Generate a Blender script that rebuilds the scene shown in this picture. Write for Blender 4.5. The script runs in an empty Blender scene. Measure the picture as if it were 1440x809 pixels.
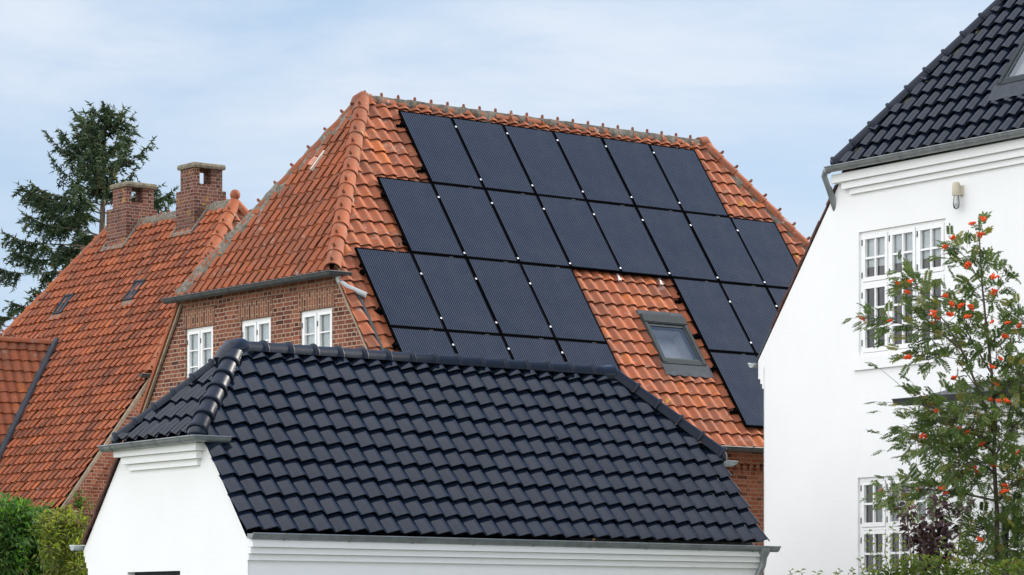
import bpy, bmesh, math, random
import numpy as np
random.seed(11); np.random.seed(11)
R = math.radians
scene = bpy.context.scene
COL = scene.collection

# ------------------------------------------------------------------ camera
F, CX, HY, EYE = 4100.0, 720.0, 880.0, 1.65
cam_d = bpy.data.cameras.new('camera'); cam = bpy.data.objects.new('camera', cam_d); COL.objects.link(cam)
cam.location = (0, 0, EYE); cam.rotation_euler = (R(90), 0, 0)
cam_d.sensor_width = 36; cam_d.lens = 36 * F / 1440; cam_d.shift_y = (HY - 404.5) / 1440
cam_d.clip_end = 6000; cam_d.clip_start = 0.5
scene.camera = cam

def at(px, py, Y):
    return np.array([(px - CX) / F * Y, Y, EYE + (HY - py) / F * Y])

# ------------------------------------------------------------------ materials
def new_mat(name):
    m = bpy.data.materials.new(name); m.use_nodes = True
    nt = m.node_tree; b = nt.nodes['Principled BSDF']
    return m, nt, b
def N(nt, typ, **kw):
    n = nt.nodes.new(typ)
    for k, v in kw.items():
        if k in n.inputs: n.inputs[k].default_value = v
        else: setattr(n, k, v)
    return n
def ramp(nt, fac, stops, interp='LINEAR'):
    r = nt.nodes.new('ShaderNodeValToRGB'); r.color_ramp.interpolation = interp
    el = r.color_ramp.elements
    while len(el) < len(stops): el.new(0.5)
    for e, (p, c) in zip(el, stops):
        e.position = p; e.color = (c[0], c[1], c[2], 1) if not isinstance(c, (int, float)) else (c, c, c, 1)
    nt.links.new(fac, r.inputs[0]); return r.outputs[0]
def mixc(nt, fac, a, b, blend='MIX'):
    m = nt.nodes.new('ShaderNodeMix'); m.data_type = 'RGBA'; m.blend_type = blend
    for sock, val in ((m.inputs[0], fac), (m.inputs[6], a), (m.inputs[7], b)):
        if hasattr(val, 'links') or hasattr(val, 'is_linked'): nt.links.new(val, sock)
        elif isinstance(val, (int, float)): sock.default_value = val
        else: sock.default_value = (*val, 1)
    return m.outputs[2]
def noise(nt, vec, scale, detail=4, rough=0.55, dist=0.0):
    n = N(nt, 'ShaderNodeTexNoise'); n.inputs['Scale'].default_value = scale
    n.inputs['Detail'].default_value = detail; n.inputs['Roughness'].default_value = rough
    n.inputs['Distortion'].default_value = dist
    nt.links.new(vec, n.inputs['Vector']); return n.outputs['Fac']
def objco(nt): return N(nt, 'ShaderNodeTexCoord').outputs['Object']
def uvco(nt): return N(nt, 'ShaderNodeTexCoord').outputs['UV']
def tone(nt): return N(nt, 'ShaderNodeAttribute', attribute_name='tone').outputs['Fac']
def bump(nt, b, h, strength, dist=0.01):
    n = N(nt, 'ShaderNodeBump'); n.inputs['Strength'].default_value = strength; n.inputs['Distance'].default_value = dist
    nt.links.new(h, n.inputs['Height']); nt.links.new(n.outputs[0], b.inputs['Normal'])

def clay_mat(name, soot=0.35, sootc=(.13, .06, .045), grey=0.25, yellow=0.0, bright=1.0, mott=.35):
    m, nt, b = new_mat(name); o = objco(nt); t = tone(nt)
    k = bright
    c = ramp(nt, t, [(0, (.18*k, .062*k, .038*k)), (.3, (.33*k, .096*k, .047*k)), (.6, (.45*k, .120*k, .048*k)), (.8, (.47*k, .143*k, .066*k)), (1, (.62*k, .168*k, .045*k))])
    n1 = noise(nt, o, 2.3, 6, .62); n2 = noise(nt, o, 17, 5, .65); n3 = noise(nt, o, 70, 3)
    c = mixc(nt, ramp(nt, n2, [(.36, 0.0), (.70, .55)]), c, (.36*k, .145*k, .088*k))
    n4 = noise(nt, o, 7.5, 5, .7, .2)
    c = mixc(nt, ramp(nt, n4, [(.48, 0.0), (.70, mott)]), c, (.24*k, .13*k, .09*k))
    s = N(nt, 'ShaderNodeMath', operation='MULTIPLY'); 
    nt.links.new(ramp(nt, n1, [(.44, 0.0), (.68, 1.0)]), s.inputs[0]); nt.links.new(ramp(nt, n2, [(.36, 0.0), (.62, 1.0)]), s.inputs[1])
    s2 = N(nt, 'ShaderNodeMath', operation='MULTIPLY'); nt.links.new(s.outputs[0], s2.inputs[0]); s2.inputs[1].default_value = soot
    c = mixc(nt, s2.outputs[0], c, sootc)
    g = noise(nt, o, 5.1, 6, .7, .3)
    c = mixc(nt, ramp(nt, g, [(.60, 0.0), (.66, grey)]), c, (.40, .36, .31))
    if yellow > 0:
        y = noise(nt, o, 3.7, 5, .6, .6)
        c = mixc(nt, ramp(nt, y, [(.68, 0.0), (.715, yellow)]), c, (.55, .30, .035))
    c = mixc(nt, ramp(nt, n3, [(.3, .22), (.7, 0.0)]), c, (.2*k, .085*k, .05*k))
    nt.links.new(c, b.inputs['Base Color'])
    nt.links.new(ramp(nt, n2, [(.3, .62), (.7, .9)]), b.inputs['Roughness'])
    b.inputs['Specular IOR Level'].default_value = .12
    bump(nt, b, n3, .5, .005)
    return m
def brick_mat(name, c1, c2, mortar, rot=False, dirt=.35, bw=.24, bh=.068, patch=None):
    m, nt, b = new_mat(name); o = objco(nt)
    mp = N(nt, 'ShaderNodeMapping'); nt.links.new(uvco(nt), mp.inputs[0])
    if rot: mp.inputs['Rotation'].default_value = (0, 0, R(90))
    # slight wobble so that the joints are not ruler straight
    wob = N(nt, 'ShaderNodeTexNoise'); wob.inputs['Scale'].default_value = 3.5; nt.links.new(o, wob.inputs['Vector'])
    sub = N(nt, 'ShaderNodeVectorMath', operation='SUBTRACT'); nt.links.new(wob.outputs['Color'], sub.inputs[0]); sub.inputs[1].default_value = (.5, .5, .5)
    scl = N(nt, 'ShaderNodeVectorMath', operation='SCALE'); nt.links.new(sub.outputs[0], scl.inputs[0]); scl.inputs['Scale'].default_value = .018
    add = N(nt, 'ShaderNodeVectorMath', operation='ADD'); nt.links.new(mp.outputs[0], add.inputs[0]); nt.links.new(scl.outputs[0], add.inputs[1])
    br = N(nt, 'ShaderNodeTexBrick'); nt.links.new(add.outputs[0], br.inputs['Vector'])
    br.offset = .5; br.offset_frequency = 2; br.squash = .5; br.squash_frequency = 2
    br.inputs['Scale'].default_value = 1; br.inputs['Brick Width'].default_value = bw; br.inputs['Row Height'].default_value = bh
    br.inputs['Mortar Size'].default_value = .008; br.inputs['Mortar Smooth'].default_value = .25; br.inputs['Bias'].default_value = 0
    br.inputs['Color1'].default_value = (0, 0, 0, 1); br.inputs['Color2'].default_value = (1, 1, 1, 1); br.inputs['Mortar'].default_value = (.5, .5, .5, 1)
    mid = tuple((x + y) / 2 for x, y in zip(c1, c2))
    dk = tuple(x * .45 for x in c1)
    bc = ramp(nt, br.outputs['Color'], [(0, dk), (.18, c1), (.55, mid), (1, c2)])
    n1 = noise(nt, o, 9, 5, .6); n2 = noise(nt, o, 1.1, 5, .6)
    bc = mixc(nt, ramp(nt, n1, [(.35, .0), (.75, .5)]), bc, tuple(x * .55 for x in c1))
    c = mixc(nt, br.outputs['Fac'], bc, mortar)
    c = mixc(nt, ramp(nt, n2, [(.45, 0.0), (.75, dirt)]), c, (.07, .05, .04))
    if patch:
        y = noise(nt, o, 4.0, 5, .65, .5)
        c = mixc(nt, ramp(nt, y, [(.60, 0.0), (.66, .8)]), c, patch)
    nt.links.new(c, b.inputs['Base Color']); b.inputs['Roughness'].default_value = .9; b.inputs['Specular IOR Level'].default_value = .2
    inv = N(nt, 'ShaderNodeMath', operation='SUBTRACT'); inv.inputs[0].default_value = 1; nt.links.new(br.outputs['Fac'], inv.inputs[1])
    ad = N(nt, 'ShaderNodeMath', operation='MULTIPLY_ADD'); nt.links.new(n1, ad.inputs[0]); ad.inputs[1].default_value = .35; nt.links.new(inv.outputs[0], ad.inputs[2])
    bump(nt, b, ad.outputs[0], .7, .008)
    return m
def plain(name, c, rough=.5, metal=0, spec=.5, var=.12, scale=14, bmp=0, coat=0):
    m, nt, b = new_mat(name); o = objco(nt)
    n = noise(nt, o, scale, 5, .6)
    cc = ramp(nt, n, [(.3, tuple(x * (1 - var) for x in c)), (.7, tuple(min(1, x * (1 + var)) for x in c))])
    nt.links.new(cc, b.inputs['Base Color']); b.inputs['Roughness'].default_value = rough
    b.inputs['Metallic'].default_value = metal; b.inputs['Specular IOR Level'].default_value = spec
    b.inputs['Coat Weight'].default_value = coat
    if bmp: bump(nt, b, noise(nt, o, scale * 3, 4), bmp, .006)
    return m
def glazed_mat(name, r0=.07, r1=.17):
    m, nt, b = new_mat(name); o = objco(nt); t = tone(nt)
    c = ramp(nt, t, [(0, (.0055, .0095, .020)), (1, (.009, .0145, .028))])
    n = noise(nt, o, 6, 4, .6)
    c = mixc(nt, ramp(nt, noise(nt, o, 24, 5, .7), [(.62, 0.0), (.80, .10)]), c, (.09, .09, .09))
    nt.links.new(c, b.inputs['Base Color'])
    nt.links.new(ramp(nt, n, [(.3, r0), (.7, r1)]), b.inputs['Roughness'])
    b.inputs['Specular IOR Level'].default_value = .40
    bump(nt, b, noise(nt, o, 9, 3), .10, .02)
    return m
def solar_mat():
    m, nt, b = new_mat('solar_glass')
    sep = N(nt, 'ShaderNodeSeparateXYZ'); nt.links.new(objco(nt), sep.inputs[0])
    def stripes(sock, period, width):
        d = N(nt, 'ShaderNodeMath', operation='DIVIDE'); nt.links.new(sock, d.inputs[0]); d.inputs[1].default_value = period
        fr = N(nt, 'ShaderNodeMath', operation='FRACT'); nt.links.new(d.outputs[0], fr.inputs[0])
        lt = N(nt, 'ShaderNodeMath', operation='LESS_THAN'); nt.links.new(fr.outputs[0], lt.inputs[0]); lt.inputs[1].default_value = width
        return lt.outputs[0]
    s1 = stripes(sep.outputs[0], .0392, .30)
    t = N(nt, 'ShaderNodeObjectInfo').outputs['Random']
    base = ramp(nt, t, [(0, (.0065, .009, .0165)), (1, (.009, .012, .021))])
    c = mixc(nt, s1, base, (.050, .060, .085))
    dust = noise(nt, objco(nt), 2.0, 6, .65)
    c = mixc(nt, ramp(nt, dust, [(.4, 0.0), (.8, .025)]), c, (.25, .25, .26))
    nt.links.new(c, b.inputs['Base Color'])
    nt.links.new(ramp(nt, dust, [(.3, .10), (.8, .18)]), b.inputs['Roughness'])
    b.inputs['Specular IOR Level'].default_value = .32
    return m
def glass_mat(name, tint=(.85, .9, .92), k=1.7):
    m = bpy.data.materials.new(name); m.use_nodes = True; nt = m.node_tree; nt.nodes.clear()
    out = N(nt, 'ShaderNodeOutputMaterial'); mx = N(nt, 'ShaderNodeMixShader')
    tr = N(nt, 'ShaderNodeBsdfTransparent'); tr.inputs[0].default_value = (*tint, 1)
    gl = N(nt, 'ShaderNodeBsdfGlossy'); gl.inputs['Roughness'].default_value = .015
    fr = N(nt, 'ShaderNodeFresnel'); fr.inputs[0].default_value = 1.5
    mu = N(nt, 'ShaderNodeMath', operation='MULTIPLY'); mu.inputs[1].default_value = k; mu.use_clamp = True
    bp = N(nt, 'ShaderNodeBump'); bp.inputs['Strength'].default_value = .06; bp.inputs['Distance'].default_value = .02
    nt.links.new(noise(nt, objco(nt), 2.5, 2), bp.inputs['Height']); nt.links.new(bp.outputs[0], gl.inputs['Normal'])
    nt.links.new(fr.outputs[0], mu.inputs[0]); nt.links.new(mu.outputs[0], mx.inputs[0])
    nt.links.new(tr.outputs[0], mx.inputs[1]); nt.links.new(gl.outputs[0], mx.inputs[2]); nt.links.new(mx.outputs[0], out.inputs[0])
    return m
def leaf_mat(name, stops, trans=.35, rough=.55):
    m, nt, b = new_mat(name); t = tone(nt)
    c = ramp(nt, t, stops)
    nt.links.new(c, b.inputs['Base Color']); b.inputs['Roughness'].default_value = rough; b.inputs['Specular IOR Level'].default_value = .35
    tl = N(nt, 'ShaderNodeBsdfTranslucent'); nt.links.new(mixc(nt, 1.0, c, (1.25, 1.35, .7), 'MULTIPLY'), tl.inputs[0])
    mx = N(nt, 'ShaderNodeMixShader'); mx.inputs[0].default_value = trans
    nt.links.new(b.outputs[0], mx.inputs[1]); nt.links.new(tl.outputs[0], mx.inputs[2])
    nt.links.new(mx.outputs[0], nt.nodes['Material Output'].inputs[0])
    return m
def white_mat(name, base=(.84, .84, .835)):
    m, nt, b = new_mat(name); o = objco(nt)
    n1 = noise(nt, o, .8, 5, .6); n2 = noise(nt, o, 30, 4, .6)
    c = ramp(nt, n1, [(.3, tuple(x * .965 for x in base)), (.7, base)])
    mp = N(nt, 'ShaderNodeMapping'); nt.links.new(o, mp.inputs[0]); mp.inputs['Scale'].default_value = (5, 5, .5)
    st = noise(nt, mp.outputs[0], 1.0, 5, .6)
    c = mixc(nt, ramp(nt, st, [(.56, 0.0), (.8, .10)]), c, (.62, .61, .58))
    nt.links.new(c, b.inputs['Base Color']); b.inputs['Roughness'].default_value = .8; b.inputs['Specular IOR Level'].default_value = .25
    # brickwork showing through the limewash
    br = N(nt, 'ShaderNodeTexBrick'); nt.links.new(uvco(nt), br.inputs['Vector']); br.inputs['Scale'].default_value = 1
    br.inputs['Brick Width'].default_value = .24; br.inputs['Row Height'].default_value = .068; br.inputs['Mortar Size'].default_value = .006
    br.inputs['Mortar Smooth'].default_value = 1
    ad = N(nt, 'ShaderNodeMath', operation='MULTIPLY_ADD'); nt.links.new(br.outputs['Fac'], ad.inputs[0]); ad.inputs[1].default_value = -.25; nt.links.new(n2, ad.inputs[2])
    bump(nt, b, ad.outputs[0], .28, .006)
    return m

M = {}
M['clay_main'] = clay_mat('orange_clay_tile', soot=.75, sootc=(.17, .085, .055), grey=.4, yellow=.8, bright=.84, mott=.6)
M['clay_left'] = clay_mat('sooty_clay_tile', soot=1.0, sootc=(.085, .045, .035), grey=.25, yellow=.3, bright=.88, mott=.3)
M['clay_ridge'] = clay_mat('ridge_clay', soot=.75, sootc=(.16, .11, .085), grey=.9, yellow=.8, bright=.74)
M['clay_ridge_fresh'] = clay_mat('hip_clay', soot=.65, sootc=(.20, .125, .09), grey=.7, yellow=.6, bright=.86)
M['clay_under'] = plain('red_tile_underside', (.085, .034, .024), .9, var=.4, scale=9)
M['mortar'] = plain('grey_mortar', (.17, .15, .12), .95, var=.55, scale=16, bmp=.8)
M['mortar_tan'] = plain('tan_mortar', (.30, .235, .17), .95, var=.25, scale=12, bmp=.5)
M['mortar_pale'] = plain('fresh_mortar', (.62, .55, .47), .95, var=.15)
M['clay_pale'] = plain('broken_clay', (.50, .22, .15), .9, var=.2)
M['glazed'] = glazed_mat('black_glazed_tile')
M['glazed_cap'] = glazed_mat('black_glazed_ridge', .40, .50)
M['glazed_cap'].node_tree.nodes['Principled BSDF'].inputs['Specular IOR Level'].default_value = .24
M['white'] = white_mat('white_limewash')
M['white_paint'] = plain('white_window_paint', (.82, .82, .81), .4, var=.03)
M['zinc'] = plain('zinc', (.25, .27, .28), .5, metal=.6, var=.22, scale=7)
M['zinc_dark'] = plain('dark_zinc', (.075, .08, .085), .5, metal=.4, var=.25, scale=7)
M['zinc_pale'] = plain('pale_zinc', (.38, .42, .43), .55, metal=.3, var=.15, scale=9)
M['lead'] = plain('lead_sheet', (.07, .077, .09), .9, spec=.04, var=.2, scale=6)
M['brick_gable'] = brick_mat('shaded_red_brick', (.145, .047, .032), (.31, .110, .060), (.42, .32, .24))  # front wall's brick, darkened for the side turned from the sun
M['brick_front'] = brick_mat('sunlit_red_brick', (.26, .075, .040), (.44, .155, .08), (.36, .235, .155), dirt=.15)  # gable's brick, lightened for the side the sun reaches
M['brick_lintel'] = brick_mat('soldier_brick', (.17, .065, .04), (.34, .14, .075), (.40, .30, .22), rot=True)
M['brick_left'] = brick_mat('old_red_brick', (.24, .07, .04), (.40, .14, .08), (.38, .27, .2), dirt=.3)
M['brick_chimney'] = brick_mat('chimney_brick', (.115, .042, .031), (.22, .085, .062), (.29, .23, .19), dirt=.85, bh=.075, patch=(.40, .24, .05))
M['concrete'] = plain('lichened_concrete', (.18, .16, .115), .95, var=.45, scale=11, bmp=.6)
M['solar'] = solar_mat()
M['black_metal'] = plain('black_aluminium', (.003, .003, .0035), .9, spec=.0, var=.1)
M['silver'] = plain('silver_clamp', (.62, .63, .64), .5, metal=.2, var=.05)
M['glass'] = glass_mat('window_glass')
M['glass_roof'] = glass_mat('roof_glass', (.93, .95, .97), 2.6)
M['grey_metal'] = plain('grey_aluminium', (.05, .058, .063), .85, spec=.04, var=.12)
M['grey_light'] = plain('pale_grey_metal', (.075, .088, .093), .85, spec=.04, var=.1)
M['dark_in'] = plain('dim_room', (.10, .095, .085), .9, var=.3, scale=2)
M['curtain'] = plain('sheer_curtain', (.78, .79, .78), .9, var=.1, scale=8)
M['beige'] = plain('beige_plastic', (.55, .50, .38), .5, var=.08)
M['bark'] = plain('bark', (.10, .082, .062), .95, var=.4, scale=20, bmp=.8)
M['bark_fir'] = plain('fir_bark', (.15, .12, .09), .95, var=.4, scale=15, bmp=.8)
M['fir'] = leaf_mat('fir_needles', [(0, (.014, .030, .015)), (.5, (.034, .064, .028)), (.85, (.06, .095, .04)), (1, (.12, .10, .045))], .2, .6)
M['rowan'] = leaf_mat('rowan_leaf', [(0, (.045, .085, .024)), (.5, (.11, .17, .048)), (.9, (.20, .25, .09)), (1, (.28, .25, .06))], .5, .42)
M['berry'] = plain('rowan_berry', (.80, .085, .014), .4, spec=.3, var=.3, scale=6)
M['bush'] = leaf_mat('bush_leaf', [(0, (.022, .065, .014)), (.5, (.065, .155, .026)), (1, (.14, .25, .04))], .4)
M['bush_gold'] = leaf_mat('golden_leaf', [(0, (.07, .11, .02)), (.5, (.16, .20, .03)), (1, (.30, .30, .045))], .45)
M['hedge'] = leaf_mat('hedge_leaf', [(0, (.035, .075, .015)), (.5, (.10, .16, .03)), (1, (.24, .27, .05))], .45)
M['purple'] = leaf_mat('purple_leaf', [(0, (.022, .011, .014)), (.6, (.055, .026, .03)), (1, (.11, .055, .05))], .25, .4)
M['stem'] = plain('green_brown_stem', (.11, .09, .05), .9, var=.3)

# ------------------------------------------------------------------ mesh helpers
def nrm(v): v = np.asarray(v, float); return v / np.linalg.norm(v)
class MB:
    def __init__(s): s.v = []; s.f = []; s.t = []
    def add(s, verts, faces, tone=.5):
        o = len(s.v); s.v.extend([tuple(map(float, p)) for p in verts])
        s.f.extend([tuple(o + i for i in fc) for fc in faces]); s.t.extend([tone] * len(faces))
    def build(s, name, mat, parent=None, smooth=None, clips=None, offset=None):
        me = bpy.data.meshes.new(name)
        v = s.v
        if offset is not None: v = [tuple(np.array(p) - offset) for p in v]
        me.from_pydata(v, [], s.f); me.update()
        a = me.attributes.new('tone', 'FLOAT', 'FACE'); a.data.foreach_set('value', np.array(s.t, dtype=np.float32))
        if clips:
            bm = bmesh.new(); bm.from_mesh(me)
            for co, no in clips:
                bmesh.ops.bisect_plane(bm, geom=bm.verts[:] + bm.edges[:] + bm.faces[:], dist=1e-5, plane_co=co, plane_no=no, clear_outer=True)
            bm.to_mesh(me); bm.free()
        box_uv(me)
        if smooth is not None:
            me.polygons.foreach_set('use_smooth', [True] * len(me.polygons))
            me.set_sharp_from_angle(angle=R(smooth))
        me.materials.append(mat)
        o = bpy.data.objects.new(name, me); COL.objects.link(o)
        if parent is not None: o.parent = parent
        return o
def box_uv(me):
    if not me.polygons: return
    uv = me.uv_layers.new(name='UVMap'); nl = len(me.loops)
    co = np.empty(len(me.vertices) * 3); me.vertices.foreach_get('co', co); co = co.reshape(-1, 3)
    li = np.empty(nl, dtype=np.int32); me.loops.foreach_get('vertex_index', li)
    npoly = len(me.polygons)
    nor = np.empty(npoly * 3); me.polygons.foreach_get('normal', nor); nor = np.abs(nor.reshape(-1, 3))
    lt = np.empty(npoly, dtype=np.int32); me.polygons.foreach_get('loop_total', lt)
    pi = np.repeat(np.arange(npoly), lt); ln = nor[pi]; lc = co[li]
    out = np.empty((nl, 2))
    zz = ln[:, 2] > .75; xx = (~zz) & (ln[:, 0] > ln[:, 1]); yy = (~zz) & (~xx)
    out[zz] = lc[zz][:, [0, 1]]; out[xx] = lc[xx][:, [1, 2]]; out[yy] = lc[yy][:, [0, 2]]
    uv.data.foreach_set('uv', out.astype(np.float32).ravel())
BF = [(0, 3, 2, 1), (4, 5, 6, 7), (0, 1, 5, 4), (1, 2, 6, 5), (2, 3, 7, 6), (3, 0, 4, 7)]
def box(mb, x0, x1, y0, y1, z0, z1, tone=.5):
    mb.add([(x0, y0, z0), (x1, y0, z0), (x1, y1, z0), (x0, y1, z0), (x0, y0, z1), (x1, y0, z1), (x1, y1, z1), (x0, y1, z1)], BF, tone)
def obox(mb, O, a, b, c, a0, a1, b0, b1, c0, c1, tone=.5):
    P = lambda i, j, k: O + a * i + b * j + c * k
    mb.add([P(a0, b0, c0), P(a1, b0, c0), P(a1, b1, c0), P(a0, b1, c0), P(a0, b0, c1), P(a1, b0, c1), P(a1, b1, c1), P(a0, b1, c1)], BF, tone)
def prism(mb, poly3, off, tone=.5):
    n = len(poly3); p = [np.array(q, float) for q in poly3]; q = [x + off for x in p]
    mb.add(p + q, [tuple(range(n))[::-1], tuple(range(n, 2 * n))] + [(i, (i + 1) % n, n + (i + 1) % n, n + i) for i in range(n)], tone)
def tube(mb, pts, rad, n=8, tone=.5, cap=True):
    pts = [np.asarray(p, float) for p in pts]; rad = rad if hasattr(rad, '__len__') else [rad] * len(pts)
    V = []; Fc = []; prev = None
    for i, p in enumerate(pts):
        d = nrm(pts[min(i + 1, len(pts) - 1)] - pts[max(i - 1, 0)])
        if prev is None:
            u = np.cross(d, (0, 0, 1.)); 
            if np.linalg.norm(u) < .05: u = np.cross(d, (1., 0, 0))
        else: u = prev - d * (prev @ d)
        u = nrm(u); prev = u; w = np.cross(d, u)
        for k in range(n):
            a = 2 * math.pi * k / n; V.append(p + (u * math.cos(a) + w * math.sin(a)) * rad[i])
    for i in range(len(pts) - 1):
        for k in range(n): Fc.append((i * n + k, i * n + (k + 1) % n, (i + 1) * n + (k + 1) % n, (i + 1) * n + k))
    if cap: Fc.append(tuple(range(n))[::-1]); Fc.append(tuple(range((len(pts) - 1) * n, len(pts) * n)))
    mb.add(V, Fc, tone)
def empty(name, loc, rz=0.0, **props):
    o = bpy.data.objects.new(name, None); COL.objects.link(o); o.location = loc; o.rotation_euler = (0, 0, rz)
    o.empty_display_size = .3
    for k, v in props.items(): o[k] = v
    return o
def inside(poly, u, v, tol):
    n = len(poly); cx = sum(p[0] for p in poly) / n; cy = sum(p[1] for p in poly) / n
    for i in range(n):
        a = poly[i]; b = poly[(i + 1) % n]; ex, ey = b[0] - a[0], b[1] - a[1]; L = math.hypot(ex, ey)
        nx, ny = ey / L, -ex / L
        if (cx - a[0]) * nx + (cy - a[1]) * ny > 0: nx, ny = -nx, -ny
        if (u - a[0]) * nx + (v - a[1]) * ny > tol: return False
    return True
PROF = [(0, .006), (.07, .001), (.16, .002), (.26, .008), (.37, .017), (.48, .027), (.58, .037), (.66, .043), (.72, .0445), (.78, .041), (.85, .035), (.92, .030), (.98, .027), (1.03, .025)]
PROF_G = [(0, .003), (.05, .001), (.11, .004), (.20, .013), (.32, .026), (.44, .039), (.56, .051), (.64, .057), (.70, .0585), (.755, .055), (.81, .045), (.87, .033), (.93, .024), (1.0, .020), (1.02, .018)]
def tiled_slope(name, mat, parent, O, r, dn, poly, tw, th, tonef, prof=PROF, holes=(), amp=1.0, lap=.026, jit=1.0, u0=0.0, noclip=(), deck=True, overhang=.05):
    O = np.array(O, float); r = nrm(r); dn = nrm(dn); n = np.cross(dn, r)
    mb = MB(); us = [p[0] for p in poly]; vs = [p[1] for p in poly]
    umin, umax, vmax = min(us), max(us), max(vs)
    rng = random.Random(hash(name) % 1000 + len(poly) * 7 + int(abs(O[0]) * 100))
    nu = len(prof); i0 = int(math.floor((umin - u0) / tw)) - 1; i1 = int(math.ceil((umax - u0) / tw)) + 1
    for j in range(int(vmax / th) + 2):
        vb = vmax + overhang - j * th
        for i in range(i0, i1):
            ub = u0 + i * tw
            if not inside(poly, ub + tw / 2, vb - th / 2, .27 if j else .13): continue
            tn = tonef(i, j, ub, vb, rng)
            du = rng.gauss(0, .003) * jit; dv = rng.gauss(0, .004) * jit; dh = abs(rng.gauss(0, .003)) * jit; ti = rng.gauss(0, .004) * jit; sk = rng.gauss(0, .006) * jit
            V = []; cs = []
            for s, (vv, hh) in enumerate(((vb + dv, lap + .012), (vb + dv - th * .5, lap * .5 + .013), (vb + dv - th - .035, .0))):
                for k, (pu, ph) in enumerate(prof):
                    sag = 0 if s else -.0
                    V.append(O + r * (ub + pu * tw + du + sk * s * .5) + dn * vv + n * (hh + dh + ph * amp + ti * (pu - .5) * (1 if s < 2 else .5)))
            lipo = len(V)
            for k, (pu, ph) in enumerate(prof):
                V.append(O + r * (ub + pu * tw + du) + dn * (vb + dv - .002) + n * (lap - .006 + dh + ph * amp))
            edge = len(V)
            for s in range(3): V.append(V[s * nu + nu - 1] - n * .016)
            Fc = []
            for s in range(2):
                for k in range(nu - 1):
                    uc = ub + (prof[k][0] + prof[k + 1][0]) / 2 * tw; vc = vb - th * (.25 + .5 * s)
                    if any(h[0] < uc < h[1] and h[2] < vc < h[3] for h in holes): continue
                    Fc.append((s * nu + k, s * nu + k + 1, (s + 1) * nu + k + 1, (s + 1) * nu + k))
                    if s == 0: Fc.append((lipo + k, lipo + k + 1, k + 1, k))
                uc = ub + tw
                if not any(h[0] < uc < h[1] and h[2] < vc < h[3] for h in holes):
                    Fc.append((s * nu + nu - 1, edge + s, edge + s + 1, (s + 1) * nu + nu - 1))
            mb.add(V, Fc, min(1, max(0, tn)))
    clips = []; m = len(poly); cu = sum(us) / m; cv = sum(vs) / m
    for i in range(m):
        if i in noclip: continue
        a = poly[i]; b = poly[(i + 1) % m]
        if abs(a[1] - vmax) < 1e-6 and abs(b[1] - vmax) < 1e-6: continue
        e = (b[0] - a[0], b[1] - a[1]); no = (e[1], -e[0])
        if (cu - a[0]) * no[0] + (cv - a[1]) * no[1] > 0: no = (-no[0], -no[1])
        clips.append((tuple(O + r * a[0] + dn * a[1]), tuple(nrm(r * no[0] + dn * no[1]))))
    if deck:
        cu2, cv2 = sum(us) / m, sum(vs) / m
        ins = lambda p: (p[0] + (.035 if p[0] < cu2 else -.035), -(p[1] + (-.02 if abs(p[1] - vmax) < 1e-6 else 0)))
        wall_panel(mb, O - n * .014, r, -dn, n, [ins(p) for p in poly], [(h[0], h[1], -h[3], -h[2]) for h in holes], .06, .12)
    return mb.build(name, mat, parent, smooth=35, clips=clips)
def slab(mb, O, r, dn, poly, thick=.06, lift=.05, tone=.5):
    O = np.array(O, float); r = nrm(r); dn = nrm(dn); n = np.cross(dn, r)
    prism(mb, [O + r * p[0] + dn * p[1] + n * lift for p in poly], -n * thick, tone)
def caps(name, mat, parent, P0, P1, up, rad, seg, style='clay', tonef=None, ang=95, stud_first=True, lift=0.0):
    """half-round ridge or hip tiles laid from P0 (low end) to P1"""
    mb = MB(); P0 = np.array(P0, float); P1 = np.array(P1, float); d = nrm(P1 - P0); up = nrm(np.array(up) - d * (np.array(up) @ d)); s = np.cross(d, up)
    L = np.linalg.norm(P1 - P0); ns = max(1, round(L / seg)); seg = L / ns; rng = random.Random(int(L * 1000) + len(name)); NA = 12
    for k in range(ns):
        a = k * seg - .03; b = (k + 1) * seg + .025
        j = rng.gauss(0, .004) if style == 'clay' else rng.gauss(0, .0015); jt = rng.gauss(0, .006) if style == 'clay' else 0
        tn = tonef(rng) if tonef else .5
        r0, r1 = (rad * 1.06, rad * .90) if style == 'clay' else (rad * 1.0, rad * .93)
        rings = [(a, r0 - .016), (a, r0), (b, r1)]
        if style == 'glazed':
            rings = [(a, r0 - .012), (a, r0 + .016), (a + .018, r0 + .026), (a + .042, r0 + .018), (a + .05, r0 + .002), (b, r1)]
        V = []
        for (tt, rr) in rings:
            for q in range(NA + 1):
                an = R(-ang + 2 * ang * q / NA)
                V.append(P0 + d * tt + s * (math.sin(an) * rr + j + jt * (tt - a)) + up * (math.cos(an) * rr + j * .5 + lift))
        Fc = []
        for i in range(len(rings) - 1):
            for q in range(NA): Fc.append((i * (NA + 1) + q, i * (NA + 1) + q + 1, (i + 1) * (NA + 1) + q + 1, (i + 1) * (NA + 1) + q))
        mb.add(V, Fc, tn)
        if style == 'clay':
            c = P0 + d * (a + .07) + up * (r0 * .97 + lift)
            tube(mb, [c - up * .02, c + up * .035, c + up * .062], [.022, .026, .018], 7, .2)
    return mb.build(name, mat, parent, smooth=40)
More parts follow.
